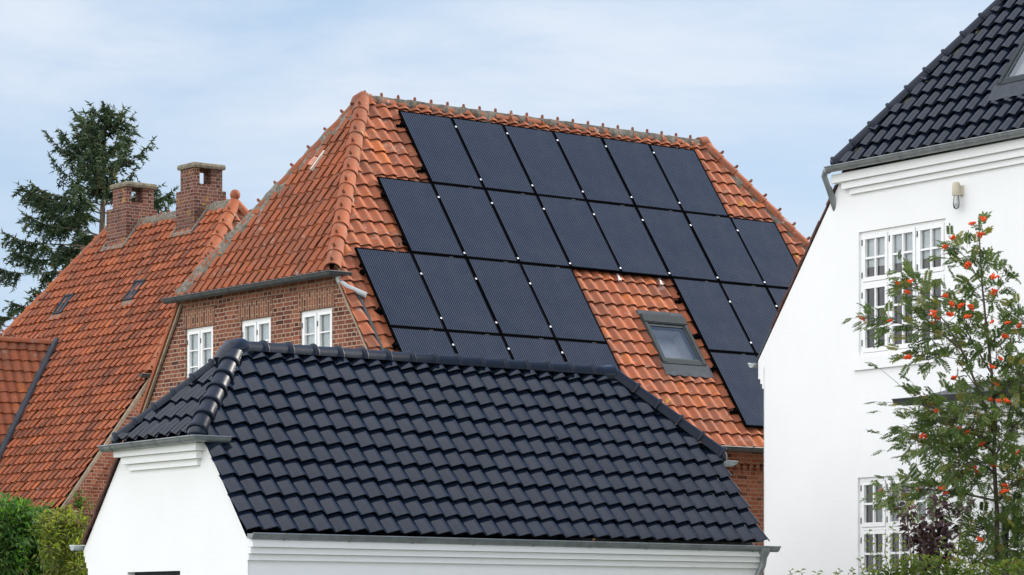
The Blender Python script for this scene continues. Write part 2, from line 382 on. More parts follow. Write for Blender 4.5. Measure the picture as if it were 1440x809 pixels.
def mortar_strip(name, mat, parent, P0, P1, side, nrmv, width=.13, thick=.05, rough=.03, step=.11):
    """lumpy bedding mortar along one side of a ridge or hip"""
    P0 = np.array(P0, float); P1 = np.array(P1, float); d = nrm(P1 - P0); L = np.linalg.norm(P1 - P0)
    side = nrm(np.array(side, float)); nv = nrm(np.array(nrmv, float)); n = int(L / step) + 1; rng = random.Random(int(L * 777)); mb = MB(); V = []
    for i in range(n + 1):
        p = P0 + d * L * i / n; w = width + rng.gauss(0, rough); h = thick + rng.gauss(0, rough * .3)
        for (a, b) in ((-.02, h + .05), (w * .55, h + .012 + rng.gauss(0, .008)), (w, .035), (w + .005, -.02)):
            V.append(p + side * a + nv * b)
    Fc = []
    for i in range(n):
        for k in range(3): Fc.append((i * 4 + k, i * 4 + k + 1, (i + 1) * 4 + k + 1, (i + 1) * 4 + k))
    mb.add(V, Fc); return mb.build(name, mat, parent, smooth=60)
def gutter(mat, parent, pts, out0, rad=.062, brackets=.7, name='gutter', tone=.5):
    """half-round gutter along a level polyline; out0 points away from the wall on the first run"""
    mb = MB(); pts = [np.array(p, float) for p in pts]; NA = 10; n = len(pts); sides = []
    segs = []
    for i in range(n - 1):
        d = pts[i + 1] - pts[i]; d[2] = 0; d = nrm(d); s = np.array([d[1], -d[0], 0]); segs.append(s)
    if segs[0] @ np.array(out0) < 0: segs = [-s for s in segs]
    for i in range(n):
        if i == 0: s = segs[0]
        elif i == n - 1: s = segs[-1]
        else:
            s = segs[i - 1] + segs[i]; s = s / (s @ segs[i])
        sides.append(s)
    for (ra, up) in ((rad, 0), (rad - .004, .001)):
        V = []
        for p, s in zip(pts, sides):
            for q in range(NA + 1):
                an = math.pi * q / NA
                V.append(p + s * (math.cos(an) * ra) - np.array([0, 0, 1]) * (math.sin(an) * ra * 1.05 - up))
        Fc = []
        for i in range(n - 1):
            for q in range(NA): Fc.append((i * (NA + 1) + q, i * (NA + 1) + q + 1, (i + 1) * (NA + 1) + q + 1, (i + 1) * (NA + 1) + q))
        if ra == rad:
            Fc.append(tuple(range(NA + 1))); Fc.append(tuple(range((n - 1) * (NA + 1), n * (NA + 1))))
        mb.add(V, Fc)
    for i in range(n - 1):
        tube(mb, [pts[i] + sides[i] * (rad + .004), pts[i + 1] + sides[i + 1] * (rad + .004)], .011, 6)
        L = np.linalg.norm(pts[i + 1] - pts[i]); k = int(L / brackets)
        d = nrm(pts[i + 1] - pts[i]); s = segs[i]
        for b in range(k):
            c = pts[i] + d * (L * (b + .5) / k); V = []
            for dd in (-.012, .012):
                for q in range(NA + 1):
                    an = math.pi * q / NA; V.append(c + d * dd + s * math.cos(an) * (rad + .006) - np.array([0, 0, 1]) * math.sin(an) * (rad * 1.05 + .006))
            mb.add(V, [(q, q + 1, NA + 2 + q, NA + 1 + q) for q in range(NA)], .8)
            obox(mb, c, d, s, np.array([0, 0, 1.]), -.012, .012, -rad - .01, rad + .016, .002, .008)
    return mb.build(name, mat, parent, smooth=40)
def wall_panel(mb, O, r, up, nout, poly, holes, reveal=.1, tone=.5):
    """flat wall outlined by poly in (r, up) metres with rectangular openings and their reveals"""
    bm = bmesh.new(); vs = [bm.verts.new((p[0], p[1], 0)) for p in poly]; bm.faces.new(vs)
    for (a0, a1, b0, b1) in holes:
        for co, no in (((a0, 0, 0), (1, 0, 0)), ((a1, 0, 0), (1, 0, 0)), ((0, b0, 0), (0, 1, 0)), ((0, b1, 0), (0, 1, 0))):
            bmesh.ops.bisect_plane(bm, geom=bm.verts[:] + bm.edges[:] + bm.faces[:], plane_co=co, plane_no=no)
    bmesh.ops.triangulate(bm, faces=[f for f in bm.faces if len(f.verts) > 4])
    bm.verts.ensure_lookup_table(); bm.verts.index_update()
    Vv = [O + r * v.co.x + up * v.co.y for v in bm.verts]; Fc = []
    for f in bm.faces:
        c = f.calc_center_median()
        if any(h[0] < c.x < h[1] and h[2] < c.y < h[3] for h in holes): continue
        Fc.append([v.index for v in f.verts])
    bm.free()
    if np.cross(r, up) @ nout < 0: Fc = [f[::-1] for f in Fc]
    mb.add(Vv, Fc, tone)
    for (a0, a1, b0, b1) in holes:
        c = [O + r * a + up * b for a, b in ((a0, b0), (a1, b0), (a1, b1), (a0, b1))]; q = [x - nout * reveal for x in c]
        mb.add(c + q, [(i, (i + 1) % 4, 4 + (i + 1) % 4, 4 + i) for i in range(4)], tone)
def room(mb, O, r, up, nin, a0, a1, b0, b1, depth):
    c = [O + r * a + up * b for a, b in ((a0, b0), (a1, b0), (a1, b1), (a0, b1))]; q = [x + nin * depth for x in c]
    mb.add(c + q, [(4, 5, 6, 7)] + [(i, (i + 1) % 4, 4 + (i + 1) % 4, 4 + i) for i in range(4)])
def window(parent, O, r, up, nout, a0, a1, b0, b1, rows, ncas, set_back=.05, frame=.045, sash=.042, bar=.02, hinges=True, curtain=None, blind=None, cols=2):
    """rows: list of (height fraction, glazing rows) from top to bottom; ncas casements side by side"""
    fr = MB(); gl = MB(); n = nout; W = a1 - a0; H = b1 - b0; hinge_at = []
    bx = lambda mb, x0, x1, y0, y1, z0, z1: obox(mb, O, r, up, n, x0, x1, y0, y1, z0, z1)
    z0, z1 = -set_back - .06, -set_back
    bx(fr, a0, a0 + frame, b0, b1, z0, z1); bx(fr, a1 - frame, a1, b0, b1, z0, z1)
    bx(fr, a0 + frame, a1 - frame, b1 - frame, b1, z0, z1); bx(fr, a0 + frame, a1 - frame, b0, b0 + frame, z0, z1)
    tot = sum(h for h, _ in rows); y = b1 - frame; IH = H - 2 * frame; cw = (W - 2 * frame - (ncas - 1) * frame * .8) / ncas
    for ri, (hf, gr) in enumerate(rows):
        h = IH * hf / tot - (frame * .8 if ri < len(rows) - 1 else 0)
        yb = y - h
        if ri < len(rows) - 1: bx(fr, a0 + frame, a1 - frame, yb - frame * .8, yb, z0, z1 + .001)
        for c in range(ncas):
            x0 = a0 + frame + c * (cw + frame * .8); x1 = x0 + cw
            if c < ncas - 1: bx(fr, x1, x1 + frame * .8, yb, y, z0, z1)
            g = .004; s0, s1 = z0 + .012, z1 + .012
            bx(fr, x0 + g, x0 + sash, yb + g, y - g, s0, s1); bx(fr, x1 - sash, x1 - g, yb + g, y - g, s0, s1)
            bx(fr, x0 + sash, x1 - sash, y - sash, y - g, s0, s1); bx(fr, x0 + sash, x1 - sash, yb + g, yb + sash * 1.15, s0, s1)
            for k in range(1, cols):
                xm = x0 + sash + (cw - 2 * sash) * k / cols; bx(fr, xm - bar / 2, xm + bar / 2, yb + sash * 1.15, y - sash, s0 + .014, s1 - .006)
            ih = h - sash * 2.15
            for k in range(1, gr):
                ym = y - sash - ih * k / gr; bx(fr, x0 + sash, x1 - sash, ym - bar / 2, ym + bar / 2, s0 + .0145, s1 - .0065)
            P = [O + r * xx + up * yy + n * (s0 + .022) for xx, yy in ((x0 + sash, yb + sash), (x1 - sash, yb + sash), (x1 - sash, y - sash), (x0 + sash, y - sash))]
            gl.add(P, [(0, 1, 2, 3)])
            hinge_at += [(x0, y - h * .15), (x0, yb + h * .15)]
        y = yb - frame * .8
    w = fr.build('window', M['white_paint'], parent); gl.build('pane', M['glass'], w)
    if hinges:
        for hx, hy in hinge_at:
            hb = MB(); bx(hb, hx - .008, hx + .008, hy - .04, hy + .04, z1 + .001, z1 + .02); hb.build('hinge', M['grey_light'], w)
    rm = MB(); room(rm, O - n * (set_back + .065), r, up, -n, a0 - .05, a1 + .05, b0 - .05, b1 + .05, 1.4)
    rm.build('room_backing', M['dark_in'], w)
    for (x0, x1, y0, y1, dep, sl) in (curtain or []):
        cb = MB(); V = []; K = 18
        for k in range(K + 1):
            t = k / K; xx = x0 + (x1 - x0) * t; dd = dep + min(.018, max(.004, (dep - .088) * .9)) * math.sin(k * 2.1)
            V += [O + r * (xx + sl) + up * y0 - n * dd, O + r * xx + up * y1 - n * dd]
        cb.add(V, [(2 * k, 2 * k + 2, 2 * k + 3, 2 * k + 1) for k in range(K)])
        cb.build('curtain', M['curtain'], w, smooth=80)
    return w

# ------------------------------------------------------------------ building frames
THM = math.atan2(3170, 4100)                  # houses share one street grid
A = np.array([math.cos(math.pi / 2 - THM) * 0 + 4100, 3170, 0]) / math.hypot(4100, 3170)
B = np.array([-A[1], A[0], 0])
RZ = math.atan2(A[1], A[0])
X = np.array([1., 0, 0]); Yv = np.array([0, 1., 0]); Z = np.array([0, 0, 1.])

def clay_tone(i, j, u, v, rng):
    t = rng.gauss(.58, .20)
    if rng.random() < .10: t -= .28
    if rng.random() < .07: t += .25
    return t
def hip_tone(i, j, u, v, rng): return rng.gauss(.40, .13)  # lower mean puts the shade of the sunless hip side into the tone
def left_tone(i, j, u, v, rng):
    t = rng.gauss(.58, .17)
    if rng.random() < .30: t -= rng.uniform(.15, .5)
    return t
def glaze_tone(i, j, u, v, rng): return rng.random()
cap_tone = lambda rng: rng.gauss(.5, .16)
cap_fresh = lambda rng: rng.gauss(.75, .12)

def D(p, axis): # downhill vector with pitch p towards axis
    return np.array(axis) * math.cos(p) - Z * math.sin(p)

# ================================================================== brick house with the solar panels
MO = np.array([-2.407, 47.0, 0.0])
house = empty('brick_house', MO, RZ, label='large red brick house whose orange tiled roof carries the black solar panels', category='house')
pM = R(54.5); zR = 10.11; LR = 7.3; dH = 3.8; dE = 6.87; xh = 2.08
eave_y = -dE * math.cos(pM); eave_z = zR - dE * math.sin(pM); hip_y = dH * math.cos(pM); hip_z = zR - dH * math.sin(pM)
sky_hole = (3.70, 4.60, 4.22, 5.36)
roof = tiled_slope('roof', M['clay_main'], house, (0, 0, zR), X, D(pM, -Yv),
    [(0, .03), (LR, .03), (LR + xh, dH), (LR + xh, dE), (-xh, dE), (-xh, dH)], .224, .261, clay_tone, holes=[sky_hole], u0=-xh, lap=.031, jit=1.4)
ph = math.atan2(zR - hip_z, xh); vh = math.hypot(zR - hip_z, xh)
hs = tiled_slope('hip_slope', M['clay_main'], roof, (0, 0, zR), -Yv, D(ph, -X), [(0, .02), (hip_y, vh), (-hip_y, vh)], .224, .261, hip_tone, amp=1.35, lap=.012)
b = MB(); dH_ = D(ph, -X); nH_ = np.cross(dH_, -Yv); Ob = np.array([0, 0, zR])
obox(b, Ob + dH_ * 1.10 + Yv * .085, nrm(-Yv - dH_ * .0), nrm(dH_ + Yv * .21), nH_, -.022, .022, 0, .38, .05, .10); b.build('pale_mortar_patch', M['mortar_pale'], hs)
b = MB(); obox(b, Ob + dH_ * 1.27 + Yv * .23, nrm(-Yv + dH_ * .3), nrm(dH_ + Yv * .3), nH_, -.10, .06, -.06, .10, .07, .10); b.build('broken_tile', M['clay_pale'], hs)
b = MB()   # slopes turned away from the street
slab(b, (LR, 0, zR), -X, D(pM, Yv), [(0, 0), (LR, 0), (LR + xh, dH), (LR + xh, dE), (-xh, dE), (-xh, dH)])
slab(b, (LR, 0, zR), Yv, D(ph, X), [(0, 0), (hip_y, vh), (-hip_y, vh)])
b.build('rear_slope', M['clay_main'], roof)
nF = np.cross(D(pM, -Yv), X); nH = np.cross(D(ph, -X), -Yv)
upL = nF + nH
caps('ridge_tile_row', M['clay_ridge'], roof, (0, 0, zR), (LR, 0, zR), Z, .105, .335, tonef=cap_tone, lift=.0)
hf = np.array([-xh, -hip_y, hip_z]); hb_ = np.array([-xh, hip_y, hip_z]); top = np.array([0, 0, zR])
caps('hip_tile_row', M['clay_ridge_fresh'], roof, hf + (top - hf) * .005, top, nF + nH, .125, .335, tonef=cap_tone, lift=.02)
nBk = np.array([0, -nF[1], nF[2]])
caps('hip_tile_row', M['clay_ridge'], roof, hb_, top, nBk + nH, .11, .38, tonef=cap_tone, lift=-.01)
hr = np.array([LR + xh, -hip_y, hip_z]); topr = np.array([LR, 0, zR]); nHr = np.array([-nH[0], 0, nH[2]])
caps('hip_tile_row', M['clay_ridge'], roof, hr, topr, nF + nHr, .115, .36, tonef=cap_fresh, lift=.02)
caps('hip_tile_row', M['clay_ridge'], roof, np.array([LR + xh, hip_y, hip_z]), topr, nBk + nHr, .115, .36, tonef=cap_tone, lift=.02)
b = MB(); tube(b, [top + np.array([.12, 0, .03]), top + np.array([-.0, 0, .055]), top + np.array([-.09, 0, -.01]), top + np.array([-.14, 0, -.1])], [.10, .105, .11, .10], 12, .35)
b.build('ridge_end_cap', M['clay_ridge'], roof, smooth=50); b = MB()
tube(b, [topr + np.array([-.10, 0, .04]), topr + np.array([.02, 0, .07]), topr + np.array([.14, 0, -.04])], [.11, .12, .11], 12, .35)
b.build('ridge_end_cap', M['clay_ridge'], roof, smooth=50)
mortar_strip('bedding_mortar', M['mortar'], roof, (0, 0, zR), (LR, 0, zR), D(pM, -Yv), nF, .10, .075, .03)
mortar_strip('bedding_mortar', M['mortar'], roof, hb_, top, np.cross(nH, nrm(top - hb_)) * (1 if np.cross(nH, nrm(top - hb_)) @ -Yv > 0 else -1), nH, .17, .06, .03)
sd = np.cross(nF, nrm(topr - hr)); sd = sd if sd @ -X > 0 else -sd
mortar_strip('bedding_mortar', M['mortar'], roof, hr, topr, sd, nF, .14, .05, .05, .16)
sd = np.cross(nF, nrm(top - hf)); sd = sd if sd @ X > 0 else -sd
mortar_strip('bedding_mortar', M['mortar_tan'], roof, hf, top, sd, nF, .125, .03, .008)
# walls
xw = -1.99
W1 = [(2.20, 1.34), (.53, -.36), (-1.17, -2.06)]
gable = [(-3.66, 0), (3.66, 0), (3.66, 4.90), (2.21, 6.93), (-2.21, 6.93), (-3.66, 4.90)]
holes = [(c1, c0, 5.22, 6.48) for c0, c1 in W1]
b = MB(); wall_panel(b, X * xw, Yv, Z, -X, gable, holes, .13)
b.build('gable_wall', M['brick_gable'], house)
b = MB(); box(b, xw, LR + 2.0, -3.66, -3.655, 0, 4.62); box(b, LR + 1.99, LR + 2.0, -3.65, 3.65, 0, 7); box(b, xw + .01, LR + 1.98, 3.65, 3.66, 0, 4.6)
box(b, xw, LR + 2.0, -3.74, -3.665, 4.26, 4.5)
b.build('front_wall', M['brick_front'], house)
b = MB()
for k in range(64): box(b, xw + .05 + k * .145, xw + .125 + k * .145, -3.725, -3.663, 4.155, 4.257)
b.build('brick_dentil_course', M['brick_front'], house)
for c0, c1 in W1:
    b = MB(); box(b, xw - .012, xw + .02, c1 - .05, c0 + .05, 6.484, 6.775); b.build('brick_lintel', M['brick_lintel'], house)
b = MB(); box(b, xw - .025, xw + .02, -2.22, 2.22, 6.80, 6.868); box(b, xw - .05, xw + .02, -2.24, 2.24, 6.87, 6.955); b.build('brick_corbel', M['brick_gable'], house)
for c0, c1 in W1:
    w = c0 - c1
    window(house, X * xw, -Yv, Z, -X, -c0, -c1, 5.22, 6.48, [(1, 4)], 2, set_back=.035, cols=1, frame=.045, sash=.05,
           curtain=[(-c0 + .04, -c0 + w * .46, 5.22, 6.45, .10, .03), (-c1 - w * .47, -c1 - .04, 5.22, 6.45, .11, -.03)])
# verge mortar strips
for sgn in (-1, 1):
    P = [np.array([xw - .05, sgn * y, zR - 1.402 * y - .075]) for y in (2.22, 3.84)]
    b = MB()
    for p, q in zip(P[:-1], P[1:]):
        d = nrm(q - p); s = np.cross(d, X); s = s if s @ Z > 0 else -s
        obox(b, p, d, s, X, -.02, np.linalg.norm(q - p), -.015, .022, -.012, .03)
    b.build('verge_mortar', M['mortar_tan'], house)
gx = -xh - .11; gz = hip_z - .04
g = gutter(M['zinc_dark'], house, [(gx + .0, hip_y + .27, gz), (gx, -hip_y - .10, gz), (gx + .34, -hip_y - .10, gz)], -X, .075)
b = MB(); q = np.array([gx + .14, -hip_y - .09, gz - .05]); tube(b, [q, q + np.array([0, -.03, -.08]), q + np.array([.06, -.14, -.18]), q + np.array([.28, -.34, -.31])], .045, 10)
b.build('downpipe', M['zinc_pale'], house, smooth=50)
gutter(M['zinc_dark'], house, [(-xh, eave_y - .07, eave_z - .02), (LR + xh, eave_y - .07, eave_z - .02)], -Yv, .07)
# lead strip on the roof beside the verge
b = MB(); obox(b, np.array([-xh + .2, 0, zR]), X, D(pM, -Yv), nF, 0, .05, 4.35, 5.9, .05, .075); b.build('cable_duct', M['grey_metal'], roof)
# roof window
def roof_window(parent, O, r, dn, w, l, frame_m, light_m, apron=.22):
    O = np.array(O, float); n = np.cross(dn, r)
    b = MB(); t = .065
    for (a0, a1, v0, v1, c1) in ((0, w, 0, .16, .135), (0, t, .16, l - .02, .12), (w - t, w, .16, l - .02, .12), (0, w, l - .09, l, .11)):
        obox(b, O, r, dn, n, a0, a1, v0, v1, -.02, c1)
    obox(b, O, r, dn, n, t, w - t, .16, .175, .02, .125)
    root = b.build('roof_window', frame_m, parent)
    b = MB(); i = t - .002
    for (a0, a1, v0, v1) in ((t, t + .035, .175, l - .09), (w - t - .035, w - t, .175, l - .09), (t + .035, w - t - .035, .175, .22), (t + .035, w - t - .035, l - .125, l - .09)):
        obox(b, O, r, dn, n, a0, a1, v0, v1, .0, .098)
    b.build('sash', light_m, root)
    b = MB(); b.add([O + r * a + dn * v + n * .085 for a, v in ((t, .17), (t, l - .09), (w - t, l - .09), (w - t, .17))], [(0, 1, 2, 3)]); b.build('pane', M['glass_roof'], root)
    b = MB(); P = [O + r * a + dn * v + n * .03 for a, v in ((t, .17), (t, l - .09), (w - t, l - .09), (w - t, .17))]; dv = np.array([-n[0] * .3, -n[1] * .3, -n[2] * .3]) * .6
    Q = [p + dv for p in P]; b.add(P + Q, [(k, (k + 1) % 4, 4 + (k + 1) % 4, 4 + k) for k in range(4)])
    b.build('reveal_lining', M['white_paint'], root)
    b = MB(); Q2 = [p - n * .10 for p in Q]; b.add(Q + Q2, [(k, (k + 1) % 4, 4 + (k + 1) % 4, 4 + k) for k in range(4)] + [(4, 5, 6, 7)]); b.build('room_backing', M['curtain'], root)  # shallow pale box, added behind the pane to make the glass look brighter
    b = MB(); Vv = []; K = 28      # apron that follows the tiles
    for k in range(K + 1):
        u = -.05 + (w + .10) * k / K; sc = .5 - .5 * math.cos(2 * math.pi * u / .224)
        for (v, h) in ((l - .03, .10), (l + apron * .5, .096), (l + apron + sc * .03, .086 + sc * .008)): Vv.append(O + r * u + dn * v + n * h)
    b.add(Vv, [(k * 3 + s, k * 3 + s + 1, k * 3 + s + 4, k * 3 + s + 3) for k in range(K) for s in range(2)])
    obox(b, O, r, dn, n, -.05, 0, -.05, l + .02, -.02, .028); obox(b, O, r, dn, n, w, w + .05, -.05, l + .02, -.02, .028); obox(b, O, r, dn, n, -.02, w + .02, -.10, 0, -.02, .10)
    b.build('flashing', M['lead'], root, smooth=50)
    return root
roof_window(roof, np.array([3.68, 0, zR]) + D(pM, -Yv) * 4.27, X, D(pM, -Yv), .92, 1.02, M['grey_metal'], M['grey_light'])

# ------------------------------------------------------------------ solar panels
PW, PL, PU, PV = 1.049, 1.564, 1.06, 1.575
t0, d0, noff = -.535, .262, .105
fm = MB()
for (a0, a1, v0, v1) in ((0, PW, 0, .026), (0, PW, PL - .026, PL), (0, .026, .026, PL - .026), (PW - .026, PW, .026, PL - .026)): box(fm, a0, a1, -v1, -v0, 0, .035)
box(fm, .02, PW - .02, -PL + .02, -.02, .004, .010)
gm = MB(); gm.add([(.026, -.026, .033), (.026, -PL + .026, .033), (PW - .026, -PL + .026, .033), (PW - .026, -.026, .033)], [(0, 1, 2, 3)])
cm = MB(); box(cm, -.014, .014, -.015, .015, .031, .044)
hm = MB(); box(hm, -.05, .0, -.03, .03, -.06, .03); box(hm, -.10, -.04, -.02, .03, -.09, -.04); box(hm, -.055, -.03, -.035, -.01, -.05, .04)
rm_ = MB(); box(rm_, .0, PW, -.02, .02, -.055, -.003)
sm = MB(); box(sm, -.04, .04, -.008, .002, .030, .0385)
bhm = MB(); box(bhm, -.015, .015, -.10, .0, -.04, -.02); box(bhm, -.03, .03, -.13, -.09, -.06, -.02)
proto = [fm.build('frame', M['black_metal']), gm.build('cell_glass', M['solar']), cm.build('clamp', M['silver']), hm.build('mounting_hook', M['black_metal']), rm_.build('rail', M['black_metal']), sm.build('edge_sticker', M['grey_light']), bhm.build('mounting_hook', M['silver'])]
pmesh = [o.data for o in proto]
for o in proto: bpy.data.objects.remove(o)
from mathutils import Matrix, Vector
to_w = lambda v: A * v[0] + B * v[1] + Z * v[2]
rW, dW, nW = to_w(X), to_w(D(pM, -Yv)), to_w(nF)
ORD = ['first', 'second', 'third', 'fourth', 'fifth', 'sixth', 'seventh', 'eighth']
def part(name, me, parent, loc):
    o = bpy.data.objects.new(name, me); COL.objects.link(o); o.parent = parent; o.location = loc; return o
rows = [(0, range(1, 7), 'top row of six'), (1, range(0, 8), 'second row of eight'), (2, range(-1, 3), 'third row, left group'), (2, range(5, 8), 'third row above the roof window'),
        (3, range(-1, 3), 'lowest row over the garage ridge'), (3, range(5, 6), '')]
cl = {0: (.14, .88), 1: (.20, .95), 2: (.28, .85), 3: (.18, .85)}
for row, ks, desc in rows:
    ks = list(ks)
    for idx, k in enumerate(ks):
        O = MO + to_w(X * (t0 + PU * k + random.gauss(0, .003))) + Z * zR + dW * (d0 + PV * row + random.gauss(0, .002)) + nW * (noff + random.gauss(0, .002))
        e = empty('solar_panel', (0, 0, 0))
        e.matrix_world = Matrix(((rW[0], -dW[0], nW[0], O[0]), (rW[1], -dW[1], nW[1], O[1]), (rW[2], -dW[2], nW[2], O[2]), (0, 0, 0, 1)))
        e['category'] = 'solar panel'; e['group'] = 'solar panels on the orange roof'
        if desc:
            pos = ORD[idx] + ' from the left'
            if len(ks) > 2 and idx == len(ks) - 1: pos = 'rightmost'
            if idx == 0: pos = 'leftmost'
            e['label'] = f'black solar panel, {pos} in the {desc}'
        else: e['label'] = 'lowest black solar panel, alone near the eave beside the white house'
        part('frame', pmesh[0], e, (0, 0, 0)); part('cell_glass', pmesh[1], e, (0, 0, 0))
        for f in (.2, .8): part('rail', pmesh[4], e, (0, -PL * f, 0))
        for f in cl[row]:
            if k != ks[-1]: part('clamp', pmesh[2], e, (PW + (PU - PW) / 2, -PL * f, 0))
            if idx == 0: part('mounting_hook', pmesh[3], e, (0, -PL * (f * .85 + .06), 0))
        part('edge_sticker', pmesh[5], e, (PW * .72, -.018, 0))
        if row == 1 and k in (3, 4): part('mounting_hook', pmesh[6], e, (PW * .95 if k == 3 else PW * .8, -PL, 0))

# ================================================================== older house on the left
LO = np.array([-5.898, 62.0, 0.0])
old = empty('brick_house', LO, RZ, label='older brick house with two chimneys under a weathered sooty orange tiled roof', category='house')
pL = R(53); zL = 10.62; dl = D(pL, -X); nL = np.cross(dl, -Yv)
vE = 8.30; uH, vHh = 1.53, 4.86
zf = lambda v: zL - v * math.sin(pL); xf = lambda v: -v * math.cos(pL)
roofL = tiled_slope('roof', M['clay_left'], old, (0, 0, zL), -Yv, dl, [(0, .02), (uH, vHh), (uH, vE), (-9.6, vE), (-5.31, .02)], .224, .252, left_tone, amp=1.35, lap=.034, jit=1.6, u0=uH)
zh = zf(vHh); xhL = -xf(vHh); phL = math.atan2(zL - zh, uH); vv = math.hypot(zL - zh, uH)
tiled_slope('hip_slope', M['clay_ridge_fresh'], roofL, (0, 0, zL), X, D(phL, -Yv), [(0, .02), (xhL, vv), (-xhL, vv)], .224, .252, clay_tone)
b = MB(); slab(b, (0, 0, zL), Yv, D(pL, X), [(0, 0), (-uH, vHh), (-uH, vE), (9.6, vE), (5.31, 0)])
pf = math.atan2(zL - zf(vE), 9.6 - 5.31)
slab(b, (0, 5.31, zL), -X, D(pf, Yv), [(0, 0), (-xf(vE), math.hypot(zL - zf(vE), 4.29)), (xf(vE), math.hypot(zL - zf(vE), 4.29))])
b.build('rear_slope', M['clay_left'], roofL)
topL = np.array([0, 0, zL]); hL = np.array([-xhL, -uH, zh]); nHL = np.cross(D(phL, -Yv), X)
caps('hip_tile_row', M['clay_ridge_fresh'], roofL, hL, topL, nL + nHL, .135, .36, tonef=cap_fresh, lift=.02)
caps('hip_tile_row', M['clay_ridge_fresh'], roofL, np.array([xhL, -uH, zh]), topL, np.array([-nL[0], 0, nL[2]]) + nHL, .12, .36, tonef=cap_fresh, lift=.02)
sd = np.cross(nHL, nrm(topL - hL)); sd = sd if sd @ X > 0 else -sd
mortar_strip('bedding_mortar', M['mortar'], roofL, hL, topL, sd, nHL, .14, .03, .02)
caps('ridge_tile_row', M['clay_ridge'], roofL, topL, (0, 5.31, zL), Z, .11, .34, tonef=cap_tone, lift=.01)
mortar_strip('bedding_mortar', M['mortar'], roofL, topL, (0, 5.31, zL), dl, nL, .17, .09, .03)
fL = np.array([xf(vE), 9.6, zf(vE)]); ftop = np.array([0, 5.31, zL])
caps('hip_tile_row', M['clay_ridge'], roofL, fL, ftop, nL + np.array([0, math.sin(pf), math.cos(pf)]), .115, .38, tonef=cap_fresh, lift=.0)
sd = np.cross(nL, nrm(ftop - fL)); sd = sd if sd @ -Yv > 0 else -sd
mortar_strip('bedding_mortar', M['mortar'], roofL, fL, ftop, sd, nL, .17, .045, .025)
# finial
b = MB(); c = topL + np.array([0, -.02, .05]); K = [(0, .06), (.05, .07), (.08, .10), (.12, .108), (.16, .11), (.21, .09), (.245, .05), (.25, .005)]
tube(b, [c + Z * h for h, _ in K], [r_ for _, r_ in K], 14, .4); b.build('finial', M['clay_ridge_fresh'], roofL, smooth=60)
# small roof hatches
for (xx, yy) in ((-1.41, 4.76), (-1.38, 1.71)):
    v = -xx / math.cos(pL); P = np.array([xx, yy, zf(v)]); b = MB()
    for a0, a1, v0, v1, c1 in ((-.2, -.165, -.28, .28, .11), (.165, .2, -.28, .28, .11), (-.165, .165, -.28, -.24, .11), (-.165, .165, .24, .28, .11), (-.012, .012, -.24, .24, .10)):
        obox(b, P, -Yv, dl, nL, a0, a1, v0, v1, -.01, c1)
    ht = b.build('roof_hatch', M['grey_metal'], roofL)
    b = MB(); b.add([P - Yv * a + dl * v_ + nL * .085 for a, v_ in ((-.165, -.24), (-.165, .24), (.165, .24), (.165, -.24))], [(0, 1, 2, 3)]); b.build('pane', M['lead'], ht)
    b = MB(); obox(b, P, -Yv, dl, nL, -.24, .24, .28, .42, .02, .075); b.build('flashing', M['mortar'], ht)
# chimneys
def chimney(y0, y1, ylow0, ylow1, ztop, zlow):
    b = MB(); x0, x1 = -.35, .35
    box(b, x0 - .05, x1 + .05, ylow0, ylow1, 9.6, zlow)
    zo = ztop - .34
    box(b, x0, x1, y0, y1, zlow, zo)                                   # body
    box(b, x0, x0 + .13, y0, y1, zo, ztop); box(b, x1 - .12, x1, y0, y1, zo, ztop)   # walls beside the flue openings
    box(b, x0 + .42, x1 - .121, y0, y0 + .12, zo, ztop); box(b, x0 + .131, x0 + .36, y1 - .12, y1, zo, ztop)
    ch = b.build('chimney', M['brick_chimney'], roofL)
    b = MB(); V = []
    for (g, zz) in ((.045, ztop), (.055, ztop + .05), (.045, ztop + .10), (.0, ztop + .115)):
        V += [(x0 - g, y0 - g, zz), (x1 + g, y0 - g, zz), (x1 + g, y1 + g, zz), (x0 - g, y1 + g, zz)]
    b.add(V, [(0, 1, 2, 3)[::-1], (12, 13, 14, 15)] + [(s * 4 + k, s * 4 + (k + 1) % 4, s * 4 + 4 + (k + 1) % 4, s * 4 + 4 + k) for s in range(3) for k in range(4)])
    b.build('chimney_cap', M['concrete'], ch)
    b = MB(); vb = .35 / math.cos(pL) + .08
    for yy, w in ((ylow1 + .02, .06), (ylow0 - .06, .07)):
        obox(b, np.array([0, yy - w / 2, zL]), dl, Yv, nL, .05, vb + .08, 0, w, .0, .10)
    obox(b, np.array([0, ylow0, zL]), dl, Yv, nL, vb, vb + .12, -.08, ylow1 - ylow0 + .05, .0, .09)
    b.build('mortar_flaunching', M['mortar'], ch)
chimney(3.93, 4.54, 3.86, 4.74, 11.43, 10.98)
chimney(1.05, 1.63, .98, 1.73, 11.50, 11.03)
